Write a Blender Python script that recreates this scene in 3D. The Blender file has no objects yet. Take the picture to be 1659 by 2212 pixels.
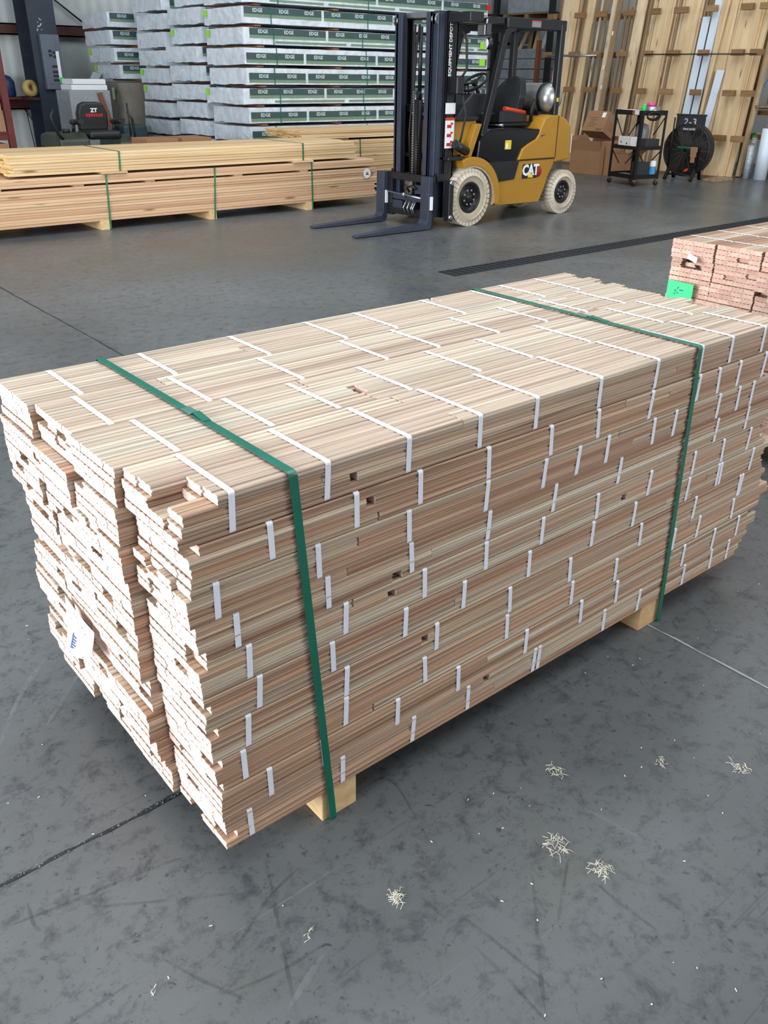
import bpy, bmesh, math, random
from mathutils import Vector, Matrix

random.seed(7)
S = bpy.context.scene
COL = S.collection
U = random.uniform

# ------------------------------------------------------------------ camera
cd = bpy.data.cameras.new('camera'); cam = bpy.data.objects.new('camera', cd); COL.objects.link(cam)
RIGHT = Vector((0.773537, -0.63366, 0.010737)); UP = Vector((0.28459, 0.362449, 0.88749)); FWD = Vector((0.566259, 0.683451, -0.460701))
mw = Matrix((RIGHT, UP, -FWD)).transposed().to_4x4(); mw.translation = Vector((0, 0, 1.43))
cam.matrix_world = mw
cd.sensor_fit = 'VERTICAL'; cd.sensor_height = 36.0; cd.lens = 1812.33 / 2212 * 36.0
cd.clip_start = 0.05; cd.clip_end = 200
S.camera = cam

# ------------------------------------------------------------------ light, exposure
S.view_settings.view_transform = 'Standard'; S.view_settings.look = 'None'
S.view_settings.gamma = 1.0; S.view_settings.use_curve_mapping = False
S.view_settings.exposure = 0.0
S.render.film_transparent = False
w = bpy.data.worlds.new('world'); S.world = w; w.use_nodes = True
bg = w.node_tree.nodes['Background']; bg.inputs[0].default_value = (0.84, 0.92, 1.0, 1); bg.inputs[1].default_value = 0.30

def area(name, loc, target, sx, sy, power, color):
    l = bpy.data.lights.new(name, 'AREA'); l.shape = 'RECTANGLE'; l.size = sx; l.size_y = sy; l.energy = power; l.color = color
    o = bpy.data.objects.new(name, l); COL.objects.link(o); o.location = loc
    o.rotation_euler = (Vector(target) - Vector(loc)).to_track_quat('-Z', 'Y').to_euler()
    return o
area('dock_door_daylight', (-6.0, 3.4, 1.9), (3.0, 3.2, 0.9), 7.5, 3.6, 1400, (0.97, 0.985, 1.0))
area('skylight_near', (1.0, 1.5, 7.5), (1.0, 1.5, 0), 6.0, 9.0, 640, (0.95, 0.98, 1.0))
area('skylight_far', (8.0, 6.0, 7.5), (8.0, 7.5, 0), 8.0, 6.0, 420, (0.95, 0.98, 1.0))
area('side_door_daylight', (9.0, -6.0, 3.0), (10.0, 8.0, 1.0), 8.0, 4.5, 620, (1.0, 0.97, 0.92))

# ------------------------------------------------------------------ materials
def lin(c):
    return tuple(((v / 255) / 12.92 if v / 255 <= 0.04045 else ((v / 255 + 0.055) / 1.055) ** 2.4) for v in c) + (1.0,)

class NT:
    def __init__(s, name):
        s.m = bpy.data.materials.new(name); s.m.use_nodes = True; s.t = s.m.node_tree
        s.b = s.t.nodes['Principled BSDF']; s.out = s.t.nodes['Material Output']
    def n(s, typ, **kw):
        x = s.t.nodes.new(typ)
        for k, v in kw.items(): setattr(x, k, v)
        return x
    def l(s, a, b): s.t.links.new(a, b)
    def coord(s, scale=(1, 1, 1), rnd=True, rot=(0, 0, 0)):
        tc = s.n('ShaderNodeTexCoord'); mp = s.n('ShaderNodeMapping')
        mp.inputs['Scale'].default_value = scale; mp.inputs['Rotation'].default_value = rot
        s.l(tc.outputs['Object'], mp.inputs['Vector'])
        if rnd:
            oi = s.n('ShaderNodeObjectInfo'); mu = s.n('ShaderNodeMath', operation='MULTIPLY'); mu.inputs[1].default_value = 73.0
            s.l(oi.outputs['Random'], mu.inputs[0]); s.l(mu.outputs[0], mp.inputs['Location'])
        return mp.outputs[0]
    def noise(s, vec, scale=1.0, detail=4, rough=0.55, dist=0.0):
        x = s.n('ShaderNodeTexNoise'); x.inputs['Scale'].default_value = scale; x.inputs['Detail'].default_value = detail
        x.inputs['Roughness'].default_value = rough; x.inputs['Distortion'].default_value = dist
        s.l(vec, x.inputs['Vector']); return x.outputs['Fac']
    def ramp(s, fac, stops, interp='LINEAR'):
        x = s.n('ShaderNodeValToRGB'); x.color_ramp.interpolation = interp; e = x.color_ramp.elements
        while len(e) < len(stops): e.new(0.5)
        for el, (p, c) in zip(e, stops):
            el.position = p; el.color = c if len(c) == 4 else tuple(c) + (1,)
        s.l(fac, x.inputs[0]); return x.outputs[0]
    def mix(s, fac, a, b, mode='MIX'):
        x = s.n('ShaderNodeMix', data_type='RGBA', blend_type=mode)
        for k, v in ((0, fac), (6, a), (7, b)):
            if hasattr(v, 'is_output'): s.l(v, x.inputs[k])
            else: x.inputs[k].default_value = v
        return x.outputs[2]
    def bump(s, h, strength=0.2, dist=0.01):
        x = s.n('ShaderNodeBump'); x.inputs['Strength'].default_value = strength; x.inputs['Distance'].default_value = dist
        s.l(h, x.inputs['Height']); s.l(x.outputs[0], s.b.inputs['Normal'])

def plain(name, col, rough=0.5, metal=0.0, var=0.12, scale=6.0, bump=0.0, spec=0.5):
    t = NT(name); f = t.noise(t.coord(), scale, 5)
    c = lin(col); d = tuple(v * (1 - var) for v in c[:3]) + (1,); e = tuple(min(1, v * (1 + var)) for v in c[:3]) + (1,)
    t.l(t.ramp(f, [(0.3, d), (0.7, e)]), t.b.inputs['Base Color'])
    t.b.inputs['Roughness'].default_value = rough; t.b.inputs['Metallic'].default_value = metal
    t.b.inputs['Specular IOR Level'].default_value = spec
    if bump: t.bump(f, bump)
    return t.m

def wood(name, cols, dark, gx=1.6, gy=55, grain=0.45, rough=0.6, knots=False, axis='X', streak=0.35, patch=0.0):
    t = NT(name)
    def sc(a, b):
        return {'X': (a, b, b * 1.3), 'Y': (b, a, b * 1.3), 'Z': (b, b * 1.3, a)}[axis]
    oi = t.n('ShaderNodeObjectInfo')
    base = t.ramp(oi.outputs['Random'], [(i / max(1, len(cols) - 1), lin(c)) for i, c in enumerate(cols)])
    g = t.noise(t.coord(sc(gx, gy)), 1.0, 6, 0.65, 0.4)
    gf = t.ramp(g, [(0.38, (1, 1, 1)), (0.62, (0, 0, 0))])
    c = t.mix(t.mulf(gf, grain), base, lin(dark))
    b = t.noise(t.coord(sc(gx * 0.4, gy * 0.22)), 1.0, 3, 0.5, 0.6)
    bf = t.ramp(b, [(0.5, (0, 0, 0)), (0.7, (1, 1, 1))])
    c = t.mix(t.mulf(bf, streak), c, lin(dark))
    if patch:
        pn = t.noise(t.coord(sc(gx * 2.2, gy * 0.5)), 1.0, 4, 0.6, 0.8)
        pf = t.ramp(pn, [(0.62, (0, 0, 0)), (0.74, (1, 1, 1))])
        c = t.mix(t.mulf(pf, patch), c, lin((96, 68, 56)))
    if knots:
        v = t.n('ShaderNodeTexVoronoi'); v.inputs['Scale'].default_value = 1.0
        t.l(t.coord(sc(1.3, 7.0)), v.inputs['Vector'])
        kf = t.ramp(v.outputs['Distance'], [(0.05, (1, 1, 1)), (0.13, (0, 0, 0))])
        c = t.mix(t.mulf(kf, 0.75), c, lin((96, 58, 34)))
    t.l(c, t.b.inputs['Base Color']); t.b.inputs['Roughness'].default_value = rough
    t.b.inputs['Specular IOR Level'].default_value = 0.25
    t.bump(g, 0.15, 0.004)
    return t.m
def mulf(s, f, k):
    x = s.n('ShaderNodeMath', operation='MULTIPLY'); x.inputs[1].default_value = k; s.l(f, x.inputs[0]); return x.outputs[0]
NT.mulf = mulf

M = {}
M['oak'] = wood('oak_flooring', [(204, 182, 160), (206, 194, 172), (196, 160, 132), (208, 200, 180), (200, 170, 146), (188, 150, 122), (204, 190, 166), (182, 152, 130), (206, 176, 148)], (112, 82, 66), 1.0, 100, 0.66, streak=0.45, patch=0.7)
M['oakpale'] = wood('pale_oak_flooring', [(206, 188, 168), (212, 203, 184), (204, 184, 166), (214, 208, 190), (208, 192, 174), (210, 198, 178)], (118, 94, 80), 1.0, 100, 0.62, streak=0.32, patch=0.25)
M['oakend'] = wood('oak_end_grain', [(218, 196, 188), (226, 208, 200), (210, 184, 176), (220, 198, 190)], (186, 148, 130), 30, 40, 0.35)
M['pinkend'] = wood('red_oak_end_grain', [(214, 178, 162), (222, 194, 176), (202, 162, 148), (218, 184, 166), (208, 168, 150)], (166, 124, 108), 30, 40, 0.35)
M['pine'] = wood('yellow_pine', [(230, 204, 158), (222, 190, 140), (236, 214, 174), (214, 178, 130)], (158, 110, 68), 0.7, 30, 0.35, 0.55, True)
M['pineend'] = wood('pine_end_grain', [(236, 208, 150), (226, 190, 130)], (190, 140, 84), 30, 34, 0.3)
M['cedar'] = wood('pale_fir', [(218, 188, 152), (228, 200, 162), (200, 162, 130), (222, 192, 154), (206, 170, 134)], (150, 106, 78), 0.6, 26, 0.35, 0.55, True)
M['skid'] = wood('skid_softwood', [(222, 200, 156), (214, 186, 140)], (180, 128, 74), 14, 30, 0.4, axis='Y')
M['spacer'] = wood('spacer_wood', [(150, 92, 62), (132, 84, 60), (170, 124, 84)], (80, 50, 36), 6, 30, 0.4, axis='Y')
M['trimwood'] = wood('trim_board_wood', [(228, 206, 166), (220, 196, 154), (234, 214, 180), (214, 188, 148)], (166, 124, 84), 0.9, 12, 0.35, 0.55, True, 'Z')
M['trimdull'] = wood('dull_moulding_wood', [(168, 144, 112), (150, 128, 100), (178, 154, 122)], (104, 80, 56), 0.9, 20, 0.4, 0.6, False, 'Z')
M['peg'] = wood('rack_peg_wood', [(158, 126, 86), (144, 112, 76), (170, 138, 98)], (100, 74, 50), 3, 16, 0.4, axis='Y')
M['white_strap'] = plain('white_strapping', (228, 232, 246), 0.35, 0, 0.03)
M['green_strap'] = plain('green_strapping', (10, 102, 84), 0.32, 0, 0.12, 12)
M['green_dark'] = plain('lumber_green_strapping', (22, 110, 70), 0.4, 0, 0.1)
M['seal'] = plain('strap_seal', (96, 142, 136), 0.3, 0.5)
M['paper'] = plain('white_paper', (240, 240, 238), 0.6, 0, 0.03)
M['greentag'] = plain('green_paper_tag', (66, 222, 140), 0.6, 0, 0.05)
M['limetag'] = plain('lime_paper_tag', (150, 226, 60), 0.6, 0, 0.06)
M['ink'] = plain('blue_ink', (44, 70, 130), 0.6, 0, 0.05)
M['blackink'] = plain('black_ink', (50, 52, 58), 0.6, 0, 0.05)
M['yellow'] = plain('forklift_yellow', (168, 124, 38), 0.40, 0, 0.06, 3)
M['fblack'] = plain('forklift_black', (24, 26, 31), 0.38, 0, 0.15, 8)
M['fgloss'] = plain('glossy_black_cover', (14, 15, 20), 0.12, 0, 0.1)
M['mast'] = plain('mast_steel', (58, 66, 82), 0.42, 0.3, 0.15, 9)
M['steel'] = plain('bright_steel', (170, 176, 182), 0.28, 0.9, 0.08)
M['hose'] = plain('black_rubber', (20, 20, 22), 0.55, 0, 0.1)
M['tyre'] = plain('pale_tyre_rubber', (196, 188, 172), 0.8, 0, 0.08, 14, 0.1)
M['tyreside'] = plain('dusty_tyre_wall', (172, 162, 142), 0.85, 0, 0.1, 20)
M['rim'] = plain('black_rim', (20, 20, 24), 0.35, 0, 0.1)
M['vinyl'] = plain('seat_vinyl', (30, 32, 38), 0.36, 0, 0.1, 20)
M['orange'] = plain('orange_seat_trim', (206, 66, 24), 0.5)
M['tank'] = plain('gas_tank_steel', (176, 180, 178), 0.33, 0.75, 0.1)
M['white'] = plain('white_paint', (232, 236, 240), 0.45, 0, 0.03)
M['red'] = plain('red_paint', (186, 34, 30), 0.5)
M['yellowtag'] = plain('yellow_decal', (226, 206, 40), 0.5)
M['trimwhite'] = plain('white_primed_trim', (216, 230, 244), 0.4, 0, 0.03)
M['carton'] = plain('brown_cardboard', (150, 112, 80), 0.75, 0, 0.06, 5)
M['cartondark'] = plain('cardboard_inside', (120, 84, 60), 0.8, 0, 0.06, 5)
M['cartblack'] = plain('black_cart_steel', (18, 18, 20), 0.4, 0.2, 0.1)
M['fan'] = plain('fan_housing', (34, 34, 36), 0.5, 0.2, 0.15)
M['grille'] = plain('grille_wire', (72, 66, 62), 0.5, 0.1, 0.1)
M['board'] = plain('black_panel', (44, 46, 50), 0.55, 0, 0.15)
M['chalk'] = plain('chalk', (186, 190, 192), 0.8)
M['girt'] = plain('red_oxide_steel', (72, 34, 32), 0.5, 0.2, 0.2)
M['column'] = plain('dark_blue_steel', (46, 54, 68), 0.5, 0.2, 0.15)
M['panel'] = plain('grey_panel_box', (96, 106, 120), 0.5, 0.2, 0.08)
M['rackred'] = plain('rack_upright_red', (92, 34, 32), 0.5, 0.2, 0.15)
M['rackorange'] = plain('rack_upright_orange', (142, 82, 46), 0.5, 0.1, 0.15)
M['kraft'] = plain('kraft_wrap', (134, 128, 118), 0.65, 0, 0.2, 3, 0.3)
M['mower'] = plain('mower_olive', (50, 56, 46), 0.42, 0, 0.12)
M['mblack'] = plain('mower_black', (24, 26, 28), 0.5, 0, 0.15)
M['band'] = plain('dark_green_print', (58, 82, 82), 0.42, 0, 0.05)
M['band2'] = plain('light_green_print', (112, 142, 118), 0.42, 0, 0.05)
M['letter'] = plain('pale_letters', (204, 216, 220), 0.45, 0, 0.02)
M['blue'] = plain('dark_blue_plastic', (34, 52, 84), 0.45)
M['roll'] = plain('tan_roll', (176, 152, 96), 0.6)
M['bgreen'] = plain('bright_green_plastic', (40, 210, 80), 0.4)
M['bpink'] = plain('bright_pink_tape', (240, 60, 160), 0.4)
M['silver'] = plain('silver_tape', (158, 160, 162), 0.3, 0.7)
M['lblue'] = plain('blue_label', (70, 150, 210), 0.5)
M['shav'] = plain('pale_wood_shaving', (226, 222, 206), 0.7)
M['grate'] = plain('dark_grate_iron', (38, 44, 50), 0.5, 0.4)
M['joint'] = plain('joint_filler', (40, 43, 46), 0.85, 0, 0.4, 40)
M['crumb'] = plain('grey_crumbs', (118, 122, 126), 0.8, 0, 0.3, 60)
M['jointpale'] = plain('pale_joint', (150, 155, 160), 0.8, 0, 0.2, 30)

def wrap_mat(name, col, rough=0.36):
    t = NT(name)
    a = t.noise(t.coord((3.0, 3.0, 2.2)), 1.3, 5, 0.55, 2.6)
    c = lin(col); d = tuple(v * 0.80 for v in c[:3]) + (1,)
    t.l(t.ramp(a, [(0.35, d), (0.6, c)]), t.b.inputs['Base Color'])
    t.b.inputs['Roughness'].default_value = rough
    t.bump(a, 0.32, 0.02); return t.m
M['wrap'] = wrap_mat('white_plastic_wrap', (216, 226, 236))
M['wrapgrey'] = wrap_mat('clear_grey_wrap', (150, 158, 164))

def wall_mat():
    t = NT('wall_insulation')
    v = t.coord((1, 1, 1), False); wv = t.n('ShaderNodeTexWave'); wv.bands_direction = 'X'; wv.inputs['Scale'].default_value = 1.6
    wv.inputs['Distortion'].default_value = 2.0; wv.inputs['Detail'].default_value = 1.0
    t.l(v, wv.inputs['Vector']); t.bump(wv.outputs['Fac'], 0.25, 0.05)
    n = t.noise(v, 1.5, 5)
    t.l(t.ramp(n, [(0.3, lin((176, 186, 186))), (0.7, lin((206, 212, 212)))]), t.b.inputs['Base Color'])
    t.b.inputs['Roughness'].default_value = 0.4; return t.m
M['wall'] = wall_mat()

def floor_mat():
    t = NT('sealed_concrete')
    v0 = t.coord((1, 1, 1), False)
    a = t.noise(v0, 0.55, 6, 0.6, 0.3)
    c = t.ramp(a, [(0.30, lin((74, 78, 80))), (0.5, lin((91, 95, 97))), (0.72, lin((108, 112, 113)))])
    g = t.noise(v0, 1.1, 4, 0.6, 0.6)                       # olive oil stains
    gf = t.ramp(g, [(0.52, (0, 0, 0)), (0.70, (1, 1, 1))])
    c = t.mix(t.mulf(gf, 0.45), c, lin((84, 86, 74)))
    m = t.noise(v0, 16.0, 9, 0.78, 0.25)                      # mottled dark specks
    mf = t.ramp(m, [(0.32, (1, 1, 1)), (0.50, (0, 0, 0))])
    c = t.mix(t.mulf(mf, 0.85), c, lin((50, 53, 58)))
    m2 = t.noise(v0, 48.0, 7, 0.75, 0.4)
    mf2 = t.ramp(m2, [(0.34, (1, 1, 1)), (0.42, (0, 0, 0))])
    c = t.mix(t.mulf(mf2, 0.75), c, lin((42, 45, 50)))
    for rot, sc, th in ((0.5, (1.6, 60, 1), 0.66), (1.15, (1.2, 80, 1), 0.67), (-0.6, (1.8, 70, 1), 0.67), (2.2, (2.0, 50, 1), 0.68)):
        s = t.noise(t.coord(sc, False, (0, 0, rot)), 1.0, 5, 0.6, 0.5)
        sf = t.ramp(s, [(th, (0, 0, 0)), (th + 0.04, (1, 1, 1))])
        c = t.mix(t.mulf(sf, 0.4), c, lin((54, 58, 63)))
    s = t.noise(t.coord((1.2, 90, 1), False, (0, 0, 0.9)), 1.0, 3, 0.5, 0.2)
    sf = t.ramp(s, [(0.70, (0, 0, 0)), (0.75, (1, 1, 1))])
    c = t.mix(t.mulf(sf, 0.15), c, lin((140, 146, 150)))
    t.l(c, t.b.inputs['Base Color'])
    r = t.ramp(a, [(0.3, (0.26, 0.26, 0.26)), (0.7, (0.42, 0.42, 0.42))])
    t.l(r, t.b.inputs['Roughness']); t.b.inputs['Specular IOR Level'].default_value = 0.32
    t.bump(m2, 0.05, 0.002)
    return t.m
M['floor'] = floor_mat()

def scuff_mat(name, col, alpha):
    t = NT(name); t.b.inputs['Base Color'].default_value = lin(col); t.b.inputs['Roughness'].default_value = 0.6
    n = t.noise(t.coord((14, 14, 14)), 1.0, 6, 0.7)
    tr = t.n('ShaderNodeBsdfTransparent'); mx = t.n('ShaderNodeMixShader')
    t.l(t.ramp(n, [(0.35, (0, 0, 0)), (0.75, (alpha, alpha, alpha))]), mx.inputs[0])
    t.l(tr.outputs[0], mx.inputs[1]); t.l(t.b.outputs[0], mx.inputs[2]); t.l(mx.outputs[0], t.out.inputs['Surface'])
    return t.m
M['scuff'] = scuff_mat('tyre_scuff', (44, 47, 52), 0.4)
M['scuffpale'] = scuff_mat('pale_scrape', (150, 156, 160), 0.3)

def film_mat():
    t = NT('stretch_film_roll'); n = t.noise(t.coord((3, 3, 20)), 2, 3)
    t.l(t.ramp(n, [(0.3, lin((150, 164, 176))), (0.7, lin((196, 206, 214)))]), t.b.inputs['Base Color'])
    t.b.inputs['Roughness'].default_value = 0.15; t.b.inputs['Coat Weight'].default_value = 0.6; return t.m
M['film'] = film_mat()

# ------------------------------------------------------------------ mesh helpers
class MB:
    def __init__(s): s.v = []; s.f = []; s.mi = []; s.sm = []
    def add(s, vs, fs, m=0, smooth=False):
        b = len(s.v); s.v += [tuple(v) for v in vs]
        for f in fs: s.f.append([b + i for i in f]); s.mi.append(m); s.sm.append(smooth)
    def box(s, x0, x1, y0, y1, z0, z1, m=0):
        vs = [(x, y, z) for x in (x0, x1) for y in (y0, y1) for z in (z0, z1)]
        s.add(vs, [(0, 1, 3, 2), (4, 6, 7, 5), (0, 4, 5, 1), (2, 3, 7, 6), (0, 2, 6, 4), (1, 5, 7, 3)], m); return s
    def obox(s, c, X, Y, Z, hx, hy, hz, m=0):
        c = Vector(c); X = Vector(X).normalized() * hx; Y = Vector(Y).normalized() * hy; Z = Vector(Z).normalized() * hz
        vs = [c + X * i + Y * j + Z * k for i in (-1, 1) for j in (-1, 1) for k in (-1, 1)]
        s.add(vs, [(0, 1, 3, 2), (4, 6, 7, 5), (0, 4, 5, 1), (2, 3, 7, 6), (0, 2, 6, 4), (1, 5, 7, 3)], m); return s
    def bar(s, p0, p1, wd, th, up=(0, 0, 1), m=0):
        p0 = Vector(p0); p1 = Vector(p1); X = (p1 - p0); L = X.length; X.normalize()
        Y = Vector(up).cross(X)
        if Y.length < 1e-4: Y = Vector((0, 1, 0)).cross(X)
        Y.normalize(); Z = X.cross(Y)
        return s.obox((p0 + p1) / 2, X, Y, Z, L / 2, wd / 2, th / 2, m)
    def prism(s, poly, axis, lo, hi, m=0, mcap=None, smooth=False):
        def P(a, b, t): return {'x': (t, a, b), 'y': (a, t, b), 'z': (a, b, t)}[axis]
        n = len(poly); vs = [P(a, b, lo) for a, b in poly] + [P(a, b, hi) for a, b in poly]
        s.add(vs, [(i, (i + 1) % n, n + (i + 1) % n, n + i) for i in range(n)], m, smooth)
        b = len(s.v) - 2 * n; mc = m if mcap is None else mcap
        s.f.append([b + i for i in range(n)][::-1]); s.f.append([b + n + i for i in range(n)]); s.mi += [mc, mc]; s.sm += [False, False]; return s
    def tube(s, pts, r, n=8, m=0, closed=False, rad=None):
        pts = [Vector(p) for p in pts]; k = len(pts); vs = []; prev = None
        for i, p in enumerate(pts):
            a = pts[(i - 1) % k] if (closed or i > 0) else p; b = pts[(i + 1) % k] if (closed or i < k - 1) else p
            t = (b - a).normalized()
            if prev is None:
                u = t.orthogonal().normalized()
            else:
                u = prev - t * prev.dot(t)
                u = u.normalized() if u.length > 1e-6 else t.orthogonal().normalized()
            prev = u; v = t.cross(u); rr = rad[i] if rad else r
            vs += [p + (u * math.cos(2 * math.pi * j / n) + v * math.sin(2 * math.pi * j / n)) * rr for j in range(n)]
        fs = []
        for i in range(k if closed else k - 1):
            i2 = (i + 1) % k
            fs += [(i * n + j, i * n + (j + 1) % n, i2 * n + (j + 1) % n, i2 * n + j) for j in range(n)]
        s.add(vs, fs, m, True)
        if not closed:
            b = len(s.v) - len(vs)
            s.f.append([b + j for j in range(n)][::-1]); s.f.append([b + (k - 1) * n + j for j in range(n)]); s.mi += [m, m]; s.sm += [False, False]
        return s
    def cyl(s, p0, p1, r, n=24, m=0, r1=None): return s.tube([p0, p1], r, n, m, rad=[r, r if r1 is None else r1])
    def lathe(s, prof, org, axis=(0, 0, 1), n=32, m=0, ms=None, smooth=True):
        ax = Vector(axis).normalized(); u = ax.orthogonal().normalized(); v = ax.cross(u); o = Vector(org); vs = []
        for r, h in prof:
            vs += [o + ax * h + (u * math.cos(2 * math.pi * j / n) + v * math.sin(2 * math.pi * j / n)) * r for j in range(n)]
        b = len(s.v); s.v += [tuple(x) for x in vs]
        for i in range(len(prof) - 1):
            for j in range(n):
                s.f.append([b + i * n + j, b + i * n + (j + 1) % n, b + (i + 1) * n + (j + 1) % n, b + (i + 1) * n + j])
                s.mi.append(ms[i] if ms else m); s.sm.append(smooth)
        return s
    def ribbon(s, pts, W, wd, th, closed=False, m=0, smooth=False):
        pts = [Vector(p) for p in pts]; k = len(pts); W0 = Vector(W).normalized(); vs = []
        for i, p in enumerate(pts):
            a = pts[(i - 1) % k] if (closed or i > 0) else p; b = pts[(i + 1) % k] if (closed or i < k - 1) else p
            t = (b - a).normalized(); Wd = (W0 - t * W0.dot(t)).normalized(); nrm = Wd.cross(t)
            vs += [p - Wd * wd / 2, p + Wd * wd / 2, p + Wd * wd / 2 + nrm * th, p - Wd * wd / 2 + nrm * th]
        fs = []
        for i in range(k if closed else k - 1):
            i2 = (i + 1) % k
            fs += [(i * 4 + j, i * 4 + (j + 1) % 4, i2 * 4 + (j + 1) % 4, i2 * 4 + j) for j in range(4)]
        s.add(vs, fs, m, smooth)
        if not closed:
            b = len(s.v) - len(vs); s.f += [[b + 3, b + 2, b + 1, b], [b + (k - 1) * 4 + j for j in range(4)]]; s.mi += [m, m]; s.sm += [False, False]
        return s
    def build(s, name, mats, parent=None, off=None, bevel=0, label=None, kind=None):
        me = bpy.data.meshes.new(name)
        o0 = Vector(off) if off is not None else (Vector(parent['_o']) if parent is not None and '_o' in parent else Vector((0, 0, 0)))
        me.from_pydata([tuple(Vector(v) - o0) for v in s.v], [], s.f)
        for m in (mats if isinstance(mats, (list, tuple)) else [mats]): me.materials.append(M[m])
        me.polygons.foreach_set('material_index', s.mi); me.polygons.foreach_set('use_smooth', s.sm); me.update()
        bm = bmesh.new(); bm.from_mesh(me); bmesh.ops.recalc_face_normals(bm, faces=bm.faces); bm.to_mesh(me); bm.free()
        o = bpy.data.objects.new(name, me); COL.objects.link(o)
        if parent is not None:
            o.parent = parent; o['_o'] = tuple(o0)
        else:
            o.location = o0
            o['_o'] = tuple(o0)
        if bevel:
            b = o.modifiers.new('bevel', 'BEVEL'); b.width = bevel; b.segments = 2; b.limit_method = 'ANGLE'; b.angle_limit = math.radians(40)
        if label: o['label'] = label
        if kind: o['kind'] = kind
        return o

def thing(name, label, cat, loc, group=None):
    o = bpy.data.objects.new(name, None); COL.objects.link(o); o.location = loc; o.empty_display_size = 0.1
    o['_o'] = tuple(loc); o['label'] = label; o['category'] = cat; o['kind'] = 'thing'
    if group: o['group'] = group
    return o
def tag(o, label, cat, group=None):
    o['label'] = label; o['category'] = cat; o['kind'] = 'thing'
    if group: o['group'] = group
    return o
def struct(o): o['kind'] = 'structure'; return o

_txt = {}
def text_mesh(body, size, ext=0.0004, bold=0.0, space=1.0):
    k = (body, size, ext, bold, space)
    if k not in _txt:
        c = bpy.data.curves.new('lettering', 'FONT'); c.body = body; c.size = size; c.extrude = ext; c.offset = bold
        c.align_x = 'CENTER'; c.align_y = 'CENTER'; c.space_character = space; c.resolution_u = 2
        o = bpy.data.objects.new('lettering', c); COL.objects.link(o)
        me = bpy.data.meshes.new_from_object(o.evaluated_get(bpy.context.evaluated_depsgraph_get()))
        bpy.data.objects.remove(o); bpy.data.curves.remove(c); me.name = 'lettering'; _txt[k] = me
    return _txt[k]
def lettering(name, body, size, mat, parent, pos, X, Y, bold=0.0, ext=0.0004, space=1.0, sx=1.0):
    me = text_mesh(body, size, ext, bold, space).copy(); me.materials.clear(); me.materials.append(M[mat])
    X = Vector(X).normalized(); Y = Vector(Y).normalized(); Z = X.cross(Y)
    mt = Matrix((X * sx, Y, Z)).transposed().to_4x4(); mt.translation = Vector(pos) - Vector(parent['_o'])
    me.transform(mt)
    o = bpy.data.objects.new(name, me); COL.objects.link(o); o.parent = parent; o['_o'] = parent['_o']; return o
def copy_tree(o, parent=None):
    c = o.copy(); COL.objects.link(c)
    if parent is not None: c.parent = parent
    for ch in o.children: copy_tree(ch, c)
    return c

ORD = ['first', 'second', 'third', 'fourth', 'fifth', 'sixth', 'seventh', 'eighth', 'ninth', 'tenth']
LAYER = ['top layer', 'second layer down', 'third layer down', 'fourth layer down', 'fifth layer down', 'sixth layer down', 'seventh layer down', 'eighth layer down', 'ninth layer down', 'bottom layer']

# ------------------------------------------------------------------ setting
flo = struct(MB().box(-9, 22, -8, 19, -0.2, 0).build('floor', 'floor'))
struct(MB().box(-3, 22, 16.5, 16.7, 0, 5.5).build('wall_back', 'wall'))
struct(MB().box(16.8, 17.0, -8, 16.5, 0, 5.5).build('wall_side', 'wall'))
for i, (z0, z1) in enumerate(((0.86, 1.06), (1.98, 2.15), (3.4, 3.58))):
    m = MB().box(-2.9, 16.5, 16.32, 16.5, z0, z0 + 0.02).box(-2.9, 16.5, 16.32, 16.5, z1 - 0.02, z1).box(-2.9, 16.5, 16.32, 16.345, z0, z1)
    struct(m.build('trim_%d' % (i + 1), 'girt'))
col = MB().box(5.46, 5.90, 15.70, 15.72, 0, 5.4).box(5.665, 5.695, 15.72, 16.28, 0, 5.4).box(5.46, 5.90, 16.28, 16.30, 0, 5.4)
struct(col.build('trim_4', 'column'))
def strip(name, pts, wd, mat, z=0.0012, jag=0.0):
    m = MB(); vs = []; k = len(pts)
    for i, (x, y) in enumerate(pts):
        a = Vector(pts[max(0, i - 1)]); b = Vector(pts[min(k - 1, i + 1)]); t = (b - a).normalized(); n = Vector((-t.y, t.x))
        w0 = wd * (1 + U(-jag, jag)) / 2 * (min(1.0, 0.15 + 0.35 * min(i, k - 1 - i)) if mat.startswith('scuff') else 1.0)
        vs += [(x + n.x * w0, y + n.y * w0, z), (x - n.x * w0, y - n.y * w0, z)]
    m.add(vs, [(2 * i, 2 * i + 1, 2 * i + 3, 2 * i + 2) for i in range(k - 1)])
    o = m.build(name, mat); o.parent = flo; return o
def line(p, q, n, wob):
    return [(p[0] + (q[0] - p[0]) * i / n + U(-wob, wob), p[1] + (q[1] - p[1]) * i / n + U(-wob, wob)) for i in range(n + 1)]
strip('floor_joint', line((-1.5, 1.348), (2.4, 1.345), 130, 0.0025), 0.0085, 'joint', 0.0014, 0.6)
m = MB()
for i in range(170):
    a_ = U(-0.3, 0.75); r_ = U(0.0005, 0.0018)
    m.obox((a_, 1.347 + U(-0.006, 0.006), 0.0024), (1, U(-1, 1), 0), (-U(-1, 1), 1, 0), (0, 0, 1), r_, r_ * U(0.4, 1), 0.001)
cr = m.build('joint_crumbs', 'crumb'); cr.parent = flo; cr['kind'] = 'stuff'
strip('floor_joint', line((1.80, 8.6), (1.83, 1.9), 60, 0.003), 0.008, 'joint', 0.0014, 0.4)
strip('floor_joint', line((1.912, 1.3), (1.925, -0.9), 50, 0.002), 0.006, 'jointpale', 0.0014, 0.6)
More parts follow.
